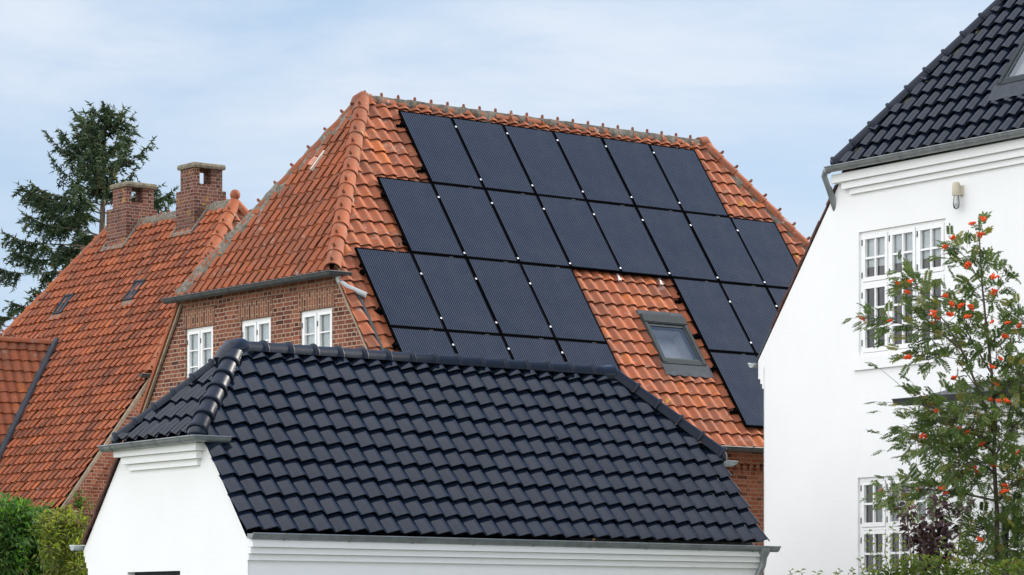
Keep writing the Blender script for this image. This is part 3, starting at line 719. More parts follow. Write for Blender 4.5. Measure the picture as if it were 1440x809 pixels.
# gable end facing the street
yg = -uH + .06
b = MB(); poly = [(xf(vE) + .1, 0), (-xf(vE) - .1, 0), (-xf(vE) - .1, 3.95), (xhL, zh - .05), (-xhL, zh - .05), (xf(vE) + .1, 3.95)]
wall_panel(b, Yv * yg, X, Z, -Yv, poly, [])
box(b, xf(vE) + .1, xf(vE) + .11, yg, 9.5, 0, 3.9)
b.build('gable_wall', M['brick_left'], old)
b = MB(); p = np.array([-xhL, -uH, zh]); L = vE - vHh
obox(b, p, dl, nL, Yv, .0, L + .05, -.26, -.03, -.085, .12); b.build('verge_brick_course', M['brick_left'], old)
b = MB(); obox(b, p, dl, nL, Yv, -.05, L + .06, -.025, .035, -.088, -.03); b.build('verge_mortar', M['mortar_tan'], old)
b = MB(); box(b, xf(vE) - .12, xf(vE) + 1.6, yg - .10, yg + .02, 3.86, 3.94); box(b, xf(vE) - .05, xf(vE) + 1.6, yg - .06, yg + .02, 3.66, 3.855); b.build('brick_kneeler', M['brick_lintel'], old)
gutter(M['zinc_dark'], old, [(-xhL - .35, -uH - .12, zh - .02), (xhL + .3, -uH - .12, zh - .02)], -Yv, .07)
gutter(M['zinc_dark'], old, [(xf(vE) - .1, 9.0, zf(vE) - .03), (xf(vE) - .1, -1.35, zf(vE) - .03)], -X, .07)
# cross wing at the left
OW = np.array([-2.21, 3.89, 7.80]); pw = math.atan2(2.5, 1.11); dw = D(pw, -Yv); nw = np.cross(dw, X)
tiled_slope('wing_roof', M['clay_main'], old, OW, X, dw, [(0, .0), (-2.82, 4.1), (-5.6, 4.1), (-5.6, 0)], .232, .262, clay_tone)
b = MB(); slab(b, OW, -X, D(pw, Yv), [(0, 0), (5.6, 0), (5.6, 4.1), (2.82, 4.1)]); b.build('rear_slope', M['clay_main'], old)
caps('ridge_tile_row', M['clay_ridge_fresh'], old, OW + X * .1, OW - X * 5.6, Z, .10, .34, tonef=cap_tone)
zv = OW[2] - 4.1 * math.sin(pw)
b = MB(); wy = 4.1 * math.cos(pw); prism(b, [(-7.6, 3.89 - wy + .1, 0), (-7.6, 3.89 + wy - .1, 0), (-7.6, 3.89 + wy - .1, zv), (-7.6, 3.89, OW[2] - .15), (-7.6, 3.89 - wy + .1, zv)], X * .02)
box(b, -7.58, -4.9, 3.89 - wy + .1, 3.89 - wy + .12, 0, zv); b.build('wing_wall', M['brick_left'], old)
b = MB(); q = OW + nL * .06; e_ = OW + X * -2.82 + dw * 4.1 + nL * .06; d = nrm(e_ - q); s = np.cross(nL, d); s = s if s @ -Yv > 0 else -s
obox(b, q, d, s, nL, -.05, np.linalg.norm(e_ - q), -.05, .22, -.03, .02); b.build('valley_flashing', M['lead'], old)

# ================================================================== white garage with black glazed roof
GO = np.array([-2.899, 31.7, 0.0])
gar = empty('white_garage', GO, RZ, label='low white garage with glossy black tiled half-hipped roof in the foreground', category='garage')
pG = R(50.2); zG = 4.80; gw = 1.80; x1r, x2r = 1.02, 6.63; GL = 7.70; vG = 2.755; vk = (gw - .95) / math.cos(pG)
dg = D(pG, -Yv); ng = np.cross(dg, X); Og = np.array([x1r, gw, zG])
roofG = tiled_slope('roof', M['glazed'], gar, Og, X, dg, [(0, .02), (x2r - x1r, .02), (GL - x1r, vk), (GL - x1r, vG), (-x1r, vG), (-x1r, vk)], .2345, .266, glaze_tone, prof=PROF_G, amp=1.0, lap=.038, jit=1.15, overhang=.03, u0=-x1r - .02)
zk = zG - vk * math.sin(pG); phG = math.atan2(zG - zk, x1r + .02); vkk = math.hypot(zG - zk, x1r + .02); hw = gw - .95
tiled_slope('hip_slope', M['glazed'], roofG, Og, -Yv, D(phG, -X), [(0, .02), (hw, vkk), (-hw, vkk)], .2345, .30, glaze_tone, prof=PROF_G, amp=1.0, jit=.55, overhang=.02)
tiled_slope('hip_slope', M['glazed'], roofG, (x2r, gw, zG), Yv, D(phG, X), [(0, .02), (hw, vkk), (-hw, vkk)], .2345, .30, glaze_tone, prof=PROF_G, amp=1.0, jit=.55, overhang=.02)
b = MB(); slab(b, (x2r, gw, zG), -X, D(pG, Yv), [(0, 0), (x2r - x1r, 0), (x2r - .03, vk), (x2r - .03, vG), (-GL + x2r, vG), (-GL + x2r, vk)], .03, .022); b.build('rear_slope', M['glazed'], roofG)
ngh = np.cross(D(phG, -X), -Yv); ngb = np.array([0, -ng[1], ng[2]]); ngr = np.array([-ngh[0], 0, ngh[2]])
tG, tR = Og, np.array([x2r, gw, zG])
caps('ridge_tile_row', M['glazed_cap'], roofG, tR, tG, Z, .115, .345, 'glazed', lift=.040)
caps('hip_tile_row', M['glazed_cap'], roofG, (-.02, gw - hw, zk), tG, ng + ngh, .105, .30, 'glazed', lift=.035)
caps('hip_tile_row', M['glazed_cap'], roofG, (-.02, gw + hw, zk), tG, ngb + ngh, .09, .30, 'glazed', lift=.03)
caps('hip_tile_row', M['glazed_cap'], roofG, (GL, gw - hw, zk), tR, ng + ngr, .108, .34, 'glazed', lift=.055)
caps('hip_tile_row', M['glazed_cap'], roofG, (GL, gw + hw, zk), tR, ngb + ngr, .085, .34, 'glazed', lift=.025)
def dome(mb, c, r, ax, tone=.5):   # rounded end piece
    ax = nrm(ax); u = nrm(np.cross(ax, Z)); w = np.cross(u, ax); Vv = []; Fc = []; K = 14; J = 6
    for j in range(J + 1):
        th = math.pi / 2 * j / J
        for k in range(K):
            a = 2 * math.pi * k / K; Vv.append(c + ax * math.sin(th) * r * .8 + (u * math.cos(a) + w * math.sin(a)) * r * math.cos(th))
    for j in range(J):
        for k in range(K): Fc.append((j * K + k, j * K + (k + 1) % K, (j + 1) * K + (k + 1) % K, (j + 1) * K + k))
    mb.add(Vv, Fc, tone)
for low, t_, rr, nn in (((-.02, gw - hw, zk), tG, .118, ng + ngh), ((-.02, gw + hw, zk), tG, .10, ngb + ngh), ((GL, gw - hw, zk), tR, .12, ng + ngr)):
    b = MB(); low = np.array(low); ax = low - t_; dome(b, low + nrm(nn) * .02 + nrm(ax) * .02, rr, ax); b.build('hip_end_cap', M['glazed'], roofG, smooth=60)
b = MB(); tube(b, [tG + np.array([.18, 0, .03]), tG + np.array([.06, 0, .07]), tG + np.array([-.05, 0, .035]), tG + np.array([-.14, 0, -.06]), tG + np.array([-.18, 0, -.12])], [.10, .12, .135, .13, .115], 14); b.build('ridge_end_cap', M['glazed'], roofG, smooth=60)
b = MB(); tube(b, [tR + np.array([-.16, 0, .035]), tR + np.array([.0, 0, .055]), tR + np.array([.16, -.04, -.05])], [.115, .13, .115], 14)
b.build('ridge_end_cap', M['glazed'], roofG, smooth=60)
for sgn in (1, -1):      # black strips put in as the shadow line under the ridge tiles
    b = MB(); obox(b, Og, X, dg if sgn > 0 else D(pG, Yv), ng if sgn > 0 else ngb, 0, x2r - x1r, .0, .06, .0, .06); b.build('ridge_shadow_strip', M['black_metal'], roofG)
# walls
xg0 = .055; yf = .055; yb = 2 * gw - .055
poly = [(yf, 0), (yb, 0), (yb, 2.33), (yb + .035, 2.33), (yb + .035, 2.40), (yb + .07, 2.40), (yb + .07, 2.47), (yb + .1, 2.47), (yb + .1, 2.54), (gw + hw + .02, zk - .06), (gw - hw - .02, zk - .06), (yf - .02, 2.58)]
b = MB(); wall_panel(b, X * xg0, Yv, Z, -X, poly, [(1.45, 2.62, .0, 2.27)], .14)
box(b, xg0, GL - .06, yf, yf + .01, 0, 2.62); prism(b, [(GL - .07, y_, z_) for y_, z_ in ((yf + .01, 0), (yb, 0), (yb, 2.5), (gw + hw, zk - .08), (gw - hw, zk - .08), (yf + .01, 2.5))], X * .01); box(b, xg0 + .01, GL - .07, yb - .01, yb, 0, 2.6)
b.build('wall', M['white'], gar)
b = MB(); obox(b, X * (xg0 + .10), Yv, Z, X, 1.45, 2.62, 0, 2.27, 0, .04); b.build('garage_door', M['grey_metal'], gar)
b = MB()
for k, (zt, zb, pr) in enumerate(((3.755, 3.60, .13), (3.597, 3.515, .085), (3.512, 3.44, .04))):
    i = k * .055
    box(b, xg0 - pr, xg0 + .01, gw - hw - .04 + i, gw + hw + .07 - i * 1.7, zb, zt)
for k, (zt, zb, pr) in enumerate(((2.60, 2.508, .12), (2.505, 2.436, .08), (2.433, 2.365, .04))):
    box(b, xg0 - .002 - .001 * k, GL - .06, yf - pr, yf + .005, zb, zt)
b.build('cornice', M['white'], gar)
gutter(M['zinc'], gar, [(-.13, gw + hw + .22, zk - .05), (-.13, gw - hw - .13, zk - .03), (.30, gw - hw - .13, zk - .03)], -X, .062, .45)
gutter(M['zinc'], gar, [(.02, -.065, 2.652), (GL + .10, -.065, 2.632)], -Yv, .062, .8)
gutter(M['zinc_pale'], gar, [(GL + .13, gw + hw + .2, zk - .05), (GL + .13, gw - hw - .12, zk - .04), (GL - .0, gw - hw - .12, zk - .04)], X, .06, 3)
gutter(M['zinc_pale'], gar, [(-.06, 2 * gw + .12, 2.60), (GL, 2 * gw + .12, 2.60)], Yv, .058, 3)
b = MB(); q = np.array([GL - .13, -.07, 2.60])
tube(b, [q + Z * .02, q - Z * .05, q - Z * .10, q + np.array([-.0, .02, -.2]), q + np.array([-.03, .06, -.30]), q + np.array([-.06, .10, -.42]), q + np.array([-.06, .10, -2.5])], [.085, .075, .045, .042, .042, .042, .042], 12)
b.build('downpipe', M['zinc'], gar, smooth=50)
# red verge edge of the far slope
dgb = D(pG, Yv); ngb = np.array([0, -ng[1], ng[2]]); b = MB()
for k in range(6):
    obox(b, np.array([0, gw, zG]), dgb, X, ngb, vk + .03 + k * .245, vk + .29 + k * .245, .022 - .010 * (k % 2), .3, -.008, .022 + .008 * (k % 2))
b.build('verge_tile_row', M['clay_under'], roofG)

# ================================================================== white house on the right
thw = math.atan2(2835, 4100); A2 = np.array([4100, 2835, 0]) / math.hypot(4100, 2835); B2 = np.array([-A2[1], A2[0], 0]); RZ2 = math.atan2(A2[1], A2[0])
WO = np.array([5.205, 38.8, 0])
wh = empty('white_house', WO, RZ2, label='tall white house with multi-paned windows and black tiled roof on the right', category='house')
yc, xr, zr = -2.6, 3.5, 12.85; pk = math.atan(1.36); vF = math.hypot(3.62, zr - 7.92); hwid = 1.15 - yc
dk = D(pk, -X); nk = np.cross(dk, -Yv); OW2 = np.array([xr, yc, zr])
hole2 = (-1.12, -.30, 4.12, 5.48)
roofW = tiled_slope('roof', M['glazed'], wh, OW2, -Yv, dk, [(0, .02), (hwid, vF), (-hwid, vF)], .235, .272, glaze_tone, prof=PROF_G, amp=1.0, lap=.038, jit=.55, holes=[hole2])
pB = math.atan(1.316); dB = D(pB, Yv); nB = np.cross(dB, -X); vE2 = (3.06 - yc) / math.cos(pB); vH2 = hwid / math.cos(pB)
b = MB()
slab(b, OW2, -X, dB, [(0, 0), (xr + .12, vH2), (xr + .0, vH2 + .02), (xr + .0, vE2), (-9, vE2), (-9, 0)], .03, .02)
slab(b, OW2, X, D(pB, -Yv), [(0, 0), (9, 0), (9, vE2), (-xr, vE2), (-xr, vH2), (-xr - .12, vH2)], .05, .05)
b.build('rear_slope', M['glazed'], roofW)
caps('hip_tile_row', M['glazed_cap'], roofW, (-.12, 1.15, 7.92), OW2, nk + nB, .10, .335, 'glazed', lift=.03)
caps('hip_tile_row', M['glazed_cap'], roofW, (-.12, 2 * yc - 1.15, 7.92), OW2, nk + np.array([0, -nB[1], nB[2]]), .10, .335, 'glazed', lift=.03)
caps('ridge_tile_row', M['glazed_cap'], roofW, OW2 + X * 9, OW2, Z, .10, .335, 'glazed', lift=.03)
b = MB(); low = np.array([-.12, 1.15, 7.92]); dome(b, low + nrm(nk + nB) * .03, .115, low - OW2); b.build('hip_end_cap', M['glazed'], roofW, smooth=60)
b = MB(); sd = np.cross(nk, nrm(OW2 - low)); sd = sd if sd @ -Yv > 0 else -sd
obox(b, low, nrm(OW2 - low), sd, nk, .25, 6, .07, .115, .01, .035); b.build('mossy_bedding', plain('moss_mortar', (.075, .072, .03), .95, var=.4), roofW)
b = MB()
for k in range(9):
    obox(b, np.array([0, yc, zr]), dB, X, nB, vH2 + .02 + k * .285, vH2 + .335 + k * .285, -.012 - .008 * (k % 2), .3, -.012, .014 + .008 * (k % 2))
b.build('verge_tile_row', M['clay_under'], roofW)
roof_window(roofW, OW2 + (-Yv) * -1.12 + dk * 4.25, -Yv, dk, .82, 1.05, M['grey_metal'], M['grey_light'], .25)
wpoly = [(2.90, 0), (2.90, 5.0), (2.935, 5.0), (2.935, 5.07), (2.975, 5.07), (2.975, 5.14), (3.02, 5.14), (3.02, 5.40), (1.26, 7.72), (2 * yc - 1.26, 7.72), (2 * yc - 3.02, 5.4), (2 * yc - 2.9, 5.0), (2 * yc - 2.9, 0)]
UW = (-.815, .885, 5.29, 6.98); LW = (-.72, .905, 1.98, 3.655)
b = MB(); wall_panel(b, np.zeros(3), Yv, Z, -X, wpoly, [UW, LW], .10)
box(b, .0, 12, 2.885, 2.90, 0, 5.3); b.build('wall', M['white'], wh)
b = MB()
for k, (zt, zb, pr, yl) in enumerate(((7.80, 7.685, .13, 1.30), (7.682, 7.59, .085, 1.15), (7.587, 7.51, .04, 1.03))):
    box(b, -pr, .01, 2 * yc - yl, yl, zb, zt)
b.build('cornice', M['white'], wh)
b = MB(); box(b, -.035, .005, UW[0] + .0, UW[1] + .08, 5.11, 5.285); b.build('window_sill', M['white'], wh)
rowsW = [(.71, 2), (.97, 3)]
cur = lambda z0, z1: [(-.86, -.32, z0, z1, .088, 0), (-.29, .24, z0, z1, .088, 0), (.27, .79, z0, z1, .088, 0)]
wu = window(wh, np.zeros(3), -Yv, Z, -X, -UW[1], -UW[0], UW[2], UW[3], rowsW, 3, set_back=.03, frame=.05, sash=.055, bar=.028, curtain=cur(6.50, 6.93))
wl = window(wh, np.zeros(3), -Yv, Z, -X, -LW[1], -LW[0], LW[2], LW[3], rowsW, 3, set_back=.03, frame=.05, sash=.055, bar=.028, curtain=[(-.86, .70, 2.95, 3.6, .30, 0)])
gutter(M['zinc'], wh, [(-.21, 1.27, 7.89), (-.21, 2 * yc - 1.5, 7.87)], -X, .068, .9)
b = MB(); q = np.array([-.21, 1.25, 7.85]); tube(b, [q, q + np.array([.0, .08, -.005]), q + np.array([.02, .125, -.06]), q + np.array([.12, .13, -.25]), q + np.array([.32, .16, -.65])], .043, 10); b.build('downpipe', M['zinc'], wh, smooth=50)
gutter(M['zinc_pale'], wh, [(-.05, 3.12, 5.37), (11, 3.12, 5.37)], Yv, .062, 3)
# lean-to bay below
b = MB(); BW = [(-3.75, -2.72, 1.95, 3.22), (-5.3, -4.2, 1.95, 3.22)]
wall_panel(b, X * -1.0, Yv, Z, -X, [(-1.80, 0), (-1.80, 4.42), (-6.4, 4.42), (-6.4, 0)], BW, .1)
box(b, -.999, -.001, -1.81, -1.80, 0, 4.44); b.build('bay_wall', M['white'], wh)
b = MB(); box(b, -1.10, -.99, -6.4, -1.72, 4.34, 4.44); b.build('bay_cornice', M['white'], wh)
b = MB(); prism(b, [(-1.18, -1.28, 4.50), (-.003, -1.28, 4.78), (-.003, -1.28, 4.62), (-1.18, -1.28, 4.44)], -Yv * 5.2); b.build('bay_roof', M['zinc_dark'], wh)
gutter(M['zinc_dark'], wh, [(-1.25, -1.25, 4.52), (-1.25, -6.6, 4.50)], -X, .07, .9)
for (y0, y1, z0, z1) in BW:
    window(wh, X * -1.0, -Yv, Z, -X, -y1, -y0, z0, z1, [(1, 2)], 2, set_back=.03, frame=.05, sash=.05, bar=.026)

# wall lamp
lp = empty('wall_lamp', WO + A2 * -.005 + B2 * -1.12 + Z * 7.24, RZ2, label='small beige wall lamp with a clear glass jar high on the white gable', category='lamp')
b = MB(); tube(b, [(-.09, 0, .16), (-.09, 0, .15), (-.09, 0, .0), (-.09, 0, -.01)], [.03, .048, .055, .05], 14); box(b, -.05, 0, -.04, .04, .0, .12); b.build('lamp_housing', M['beige'], lp, smooth=40)
b = MB(); tube(b, [(-.09, 0, -.012), (-.09, 0, -.05), (-.09, 0, -.12), (-.09, 0, -.17), (-.09, 0, -.19)], [.036, .04, .046, .038, .012], 14); b.build('lamp_glass', glass_mat('lamp_glass', (.8, .82, .82), 3), lp, smooth=60)
b = MB(); tube(b, [(-.09, 0, -.02), (-.09, 0, -.08), (-.09, 0, -.12), (-.09, 0, -.14)], [.012, .02, .024, .006], 10); b.build('bulb', M['white_paint'], lp, smooth=60)

# ================================================================== vegetation
def leaf(mb, p, d, up, L, W, tn, fold=.25):
    d = nrm(d); s = np.cross(d, up); ns = np.linalg.norm(s)
    if ns < 1e-3: s = np.cross(d, (1, .2, .1)); ns = np.linalg.norm(s)
    s /= ns; n = np.cross(s, d)
    mb.add([p, p + d * L * .45 + s * W * .5 + n * W * fold, p + d * L - n * L * .08, p + d * L * .45 - s * W * .5 + n * W * fold, p + d * L * .5], [(0, 1, 4), (1, 2, 4), (2, 3, 4), (3, 0, 4)], min(1, max(0, tn)))
rv = lambda s=1.0: np.array([random.gauss(0, s), random.gauss(0, s), random.gauss(0, s)])
def ground_of(p): return np.array([p[0], p[1], 0.0])

# --- spruce behind the older house
def fir():
    Y = 80.0; base = ground_of(at(127, 800, Y)); topp = at(149, 160, Y)
    e = empty('fir_tree', base, 0, label='tall sparse dark green fir tree behind the older house', category='tree')
    tr = MB(); ln = topp - base
    trunk = lambda f: base + ln * f + np.array([.12 * math.sin(f * 5), 0, 0]) * (1 - f)
    tube(tr, [trunk(f) for f in np.linspace(0, 1, 14)], [.26 * (1 - f) ** .8 + .012 for f in np.linspace(0, 1, 14)], 9)
    nd = MB(); Ht = ln[2]
    rng = random.Random(8)
    def spray(p, d, L, tn, droop):
        n_ = max(3, int(L / .045))
        for i in range(n_):
            q = p + d * (L * i / n_) - Z * droop * (i / n_) ** 2
            for s_ in range(3):
                dd = nrm(d * rng.uniform(.2, .9) + np.array([rng.gauss(0, .8), rng.gauss(0, .8), rng.gauss(-.15, .55)]))
                w = np.cross(dd, (rng.gauss(0, 1), rng.gauss(0, 1), .3)); w = nrm(w) * .024; l = rng.uniform(.09, .19)
                nd.add([q - w, q + w, q + dd * l], [(0, 1, 2)], min(1, max(0, tn + rng.gauss(0, .14))))
    h = .52
    while h < .995:
        f = h; prof = 6.6 * (1 - f) ** .7 + .04
        nb = 6 if f > .88 else 4
        for k in range(nb):
            az = rng.uniform(0, 2 * math.pi) if k else rng.gauss(math.pi, .5); L = prof * rng.uniform(.62, 1.08)
            if k == 0 and f < .88: L *= 1.12
            if k and f < .84 and rng.random() < .25: continue
            if f < .9 and math.cos(az) > .2 and rng.random() < .35: L *= .6
            rise = .15 + .55 * max(0, f - .72) / .28; o = trunk(f); pts = []
            dirh = np.array([math.cos(az), math.sin(az), 0])
            for i in range(9):
                t = i / 8; z_ = L * (rise * t - (.62 - .35 * f) * t * t * (1 if f < .85 else .3) + .26 * t ** 4)
                pts.append(o + dirh * L * t + Z * z_ + np.array([0, 0, 0]))
            tube(tr, pts, [(.032 * (1 - t * .85)) * (.4 + .6 * (1 - f) / .5) + .004 for t in np.linspace(0, 1, 9)], 5, cap=False)
            clump = rng.random(); start = .40 if f < .85 else .08
            n_s = int(L / (.056 if f < .86 else .055))
            for i in range(n_s):
                t = start + (1 - start) * (i + rng.random()) / n_s
                if f < .78 and math.sin(t * 9 + clump * 20) < -.55: continue
                a = t * 8; i0 = min(7, int(a)); p = pts[i0] + (pts[i0 + 1] - pts[i0]) * (a - i0)
                side = np.cross(dirh, Z) * (1 if rng.random() < .5 else -1)
                sl = (.20 + .38 * (1 - abs(t - .6))) * (1.0 if f < .85 else .6) * rng.uniform(.5, 1.1)
                tn = rng.gauss(.42, .16) + .25 * (t - .5) + (.35 if rng.random() < .04 else 0)
                spray(p, nrm(dirh * .55 + side * rng.uniform(.2, .9) - Z * rng.uniform(.1, 1.3) + (Z * .9 if f > .88 else 0)), sl, tn, .10)
            spray(pts[-1], nrm(pts[-1] - pts[-2]), .22, .6, 0)
        h += rng.uniform(.014, .026) if f < .82 else rng.uniform(.010, .017)
    spray(trunk(1) - Z * .25, Z, .35, .6, 0)
    for _ in range(16): spray(trunk(rng.uniform(.95, 1.0)), nrm(np.array([rng.gauss(0, .6), rng.gauss(0, .6), .5])), .25, .5, .0)
    tr.build('trunk', M['bark_fir'], e, smooth=60, offset=base); nd.build('crown', M['fir'], e, offset=base)
fir()

# --- rowan with berries
def rowan():
    Y0 = 33.6; base = ground_of(at(1400, 809, Y0))
    e = empty('rowan_tree', base, 0, label='rowan tree with feathery leaves and red berry clusters before the white house', category='tree')
    tr = MB(); lf = MB(); rng = random.Random(9)
    P = lambda x, y, dy=0: at(x, y, Y0 + dy)
    main = [(1404, 1080, 0), (1402, 900, 0), (1401, 809, 0), (1402, 720, .05), (1397, 640, 0), (1400, 590, -.05), (1394, 520, 0), (1386, 450, .05), (1381, 400, 0), (1378, 350, 0), (1376, 310, .03)]
    def limb(pts, r0, r1, n=7):
        pts = [P(*q) for q in pts]; k = len(pts)
        tube(tr, pts, [r0 + (r1 - r0) * i / (k - 1) for i in range(k)], n, cap=False); return pts
    def walk(pts, f0):
        L = [np.linalg.norm(pts[i + 1] - pts[i]) for i in range(len(pts) - 1)]; tot = sum(L); t = f0 * tot
        for i, l in enumerate(L):
            if t <= l: return pts[i] + (pts[i + 1] - pts[i]) * t / l, nrm(pts[i + 1] - pts[i])
            t -= l
        return pts[-1], nrm(pts[-1] - pts[-2])
    def compound(p, d, L, tn):
        d = nrm(d); up = nrm(np.array([rng.gauss(0, .45), -.55 + rng.gauss(0, .4), .8])); s = nrm(np.cross(d, up)); u = np.cross(s, d); n_ = rng.choice((5, 6, 6, 7))
        tube(lf, [p, p + d * L * .5 - Z * L * .03, p + d * L - Z * L * .16], .0022, 3, tn, cap=False)
        for i in range(n_):
            t = .28 + .66 * i / (n_ - 1); q = p + d * L * t - Z * L * .16 * t * t
            ll = L * .36 * (1 - .25 * abs(t - .55))
            for sg in (-1, 1):
                leaf(lf, q, s * sg + d * .55 - Z * .12 + u * rng.gauss(.05, .15), u + rng.gauss(0, .1) * s, ll, ll * .50, tn + rng.gauss(0, .08))
        leaf(lf, p + d * L - Z * L * .16, d - Z * .25, u, L * .36, L * .14, tn)
    limbs = [(main, .036, .005, 0.62, 60, .12),
        ([(1397, 610, 0), (1376, 548, -.1), (1352, 492, -.15), (1326, 470, -.2), (1292, 463, -.25), (1252, 451, -.3), (1216, 447, -.3)], .018, .003, .30, 62, .09),
        ([(1352, 492, -.15), (1328, 452, -.2), (1304, 420, -.2), (1285, 400, -.2), (1268, 392, -.25)], .009, .003, .35, 40, .11),
        ([(1394, 525, 0), (1368, 482, .2), (1347, 440, .25), (1333, 410, .3)], .012, .003, .25, 48, .15),
        ([(1381, 400, 0), (1358, 362, .1), (1336, 345, .15)], .007, .003, .3, 24, .10),
        ([(1387, 450, 0), (1406, 400, .1), (1412, 380, .1)], .006, .002, .3, 14, .09),
        ([(1390, 485, 0), (1415, 462, -.1), (1450, 440, -.1)], .010, .003, .2, 46, .14),
        ([(1376, 548, -.1), (1345, 505, -.3), (1312, 498, -.3), (1276, 500, -.35)], .007, .002, .55, 20, .07),
        ([(1399, 640, 0), (1362, 598, -.2), (1322, 578, -.3), (1290, 566, -.35)], .016, .004, .22, 95, .19),
        ([(1400, 665, 0), (1355, 640, .2), (1312, 618, .3), (1284, 610, .3)], .016, .004, .18, 90, .17),
        ([(1400, 650, 0), (1365, 650, -.3), (1335, 660, -.4)], .012, .004, .2, 34, .14),
        ([(1402, 705, 0), (1355, 694, -.3), (1302, 688, -.4), (1246, 692, -.45)], .015, .003, .22, 66, .10),
        ([(1400, 640, 0), (1425, 600, .2), (1460, 570, .3)], .015, .005, .15, 80, .20),
        ([(1396, 560, 0), (1420, 540, -.2), (1450, 520, -.3)], .012, .004, .2, 60, .17),
        ([(1402, 705, 0), (1428, 680, -.2), (1465, 660, -.3)], .015, .004, .1, 80, .20),
        ([(1402, 770, 0), (1385, 745, .2), (1365, 738, .3)], .010, .004, .2, 30, .12),
        ([(1402, 790, 0), (1425, 760, .1), (1460, 735, .1)], .012, .004, .1, 62, .16),
        ([(1402, 830, 0), (1420, 805, -.3), (1450, 790, -.3)], .012, .004, .1, 44, .14),
        ([(1402, 800, 0), (1375, 790, -.1), (1350, 780, -.1)], .008, .003, .3, 22, .10)]
    for pts, r0, r1, f0, n_, sp in limbs:
        W_ = limb(pts, r0, r1)
        for i in range(int(n_ * (1.9 if pts[-1][1] < 520 else 2.3))):
            f = f0 + (1 - f0) * rng.random() ** .85; p, d = walk(W_, f)
            sp_ = sp * (.72 if pts[-1][1] < 520 else .95); off = np.array([rng.gauss(0, sp_), rng.gauss(0, sp_ * 1.5), rng.gauss(0, sp_)])
            q = p + off
            if rng.random() < .45 and np.linalg.norm(off) > .05: tube(tr, [p, p + off * .6 + Z * .01, q], [.004, .003, .0018], 4, cap=False)
            dd = nrm(off / (sp + .01) * .6 + d * .7 + np.array([rng.gauss(0, .5), rng.gauss(0, .6), rng.gauss(.0, .45)]))
            compound(q, dd, rng.uniform(.12, .19), rng.gauss(.62, .22) + (.5 if rng.random() < .03 else 0))
    tr.build('trunk', M['bark'], e, smooth=60, offset=base); lf.build('crown', M['rowan'], e, offset=base)
    # berry clusters, three variants shared
    vari = []
    for v in range(3):
        b = MB(); r2 = random.Random(v)
        for i in range(16):
            c = np.array([max(-.04, min(.04, r2.gauss(0, .019))), max(-.04, min(.04, r2.gauss(0, .019))), r2.gauss(-.004, .010)]); rr = r2.uniform(.013, .0165)
            bm = bmesh.new(); bmesh.ops.create_icosphere(bm, subdivisions=1, radius=rr); bm.verts.index_update()
            b.add([c + np.array(w.co) for w in bm.verts], [[w.index for w in f.verts] for f in bm.faces]); bm.free()
        o = b.build('berry_cluster', M['berry'], None, smooth=80); vari.append(o.data); bpy.data.objects.remove(o)
    spots = [(1383, 307), (1368, 312), (1378, 328), (1340, 335), (1330, 345), (1362, 370), (1398, 388), (1398, 408), (1280, 395), (1262, 398), (1275, 409), (1330, 415), (1340, 427), (1366, 428), (1318, 447), (1360, 445), (1337, 443), (1311, 454), (1395, 452), (1418, 455), (1432, 456), (1413, 472), (1253, 450), (1212, 447), (1275, 500), (1436, 508), (1396, 516), (1402, 540), (1405, 503), (1340, 531), (1318, 576), (1314, 566), (1347, 603), (1360, 606), (1382, 622), (1298, 614), (1390, 562), (1405, 562), (1418, 563), (1370, 658), (1375, 664), (1240, 692), (1290, 690), (1325, 686), (1330, 692), (1413, 690), (1407, 693), (1432, 635), (1412, 682), (1331, 785), (1345, 787), (1430, 790), (1377, 757), (1437, 662), (1350, 430), (1365, 433), (1313, 441), (1420, 700), (1398, 655)]
    for x, y in spots:
        o = bpy.data.objects.new('berry_cluster', rng.choice(vari)); COL.objects.link(o); o.parent = e
        o.location = Vector(at(x + rng.gauss(0, 1), y + rng.gauss(0, 1), Y0 - rng.uniform(.15, .6)) - base); o.rotation_euler = (rng.gauss(0, .4), rng.gauss(0, .4), rng.uniform(0, 6)); s = rng.uniform(.7, 1.05); o.scale = (s, s, s)
rowan()

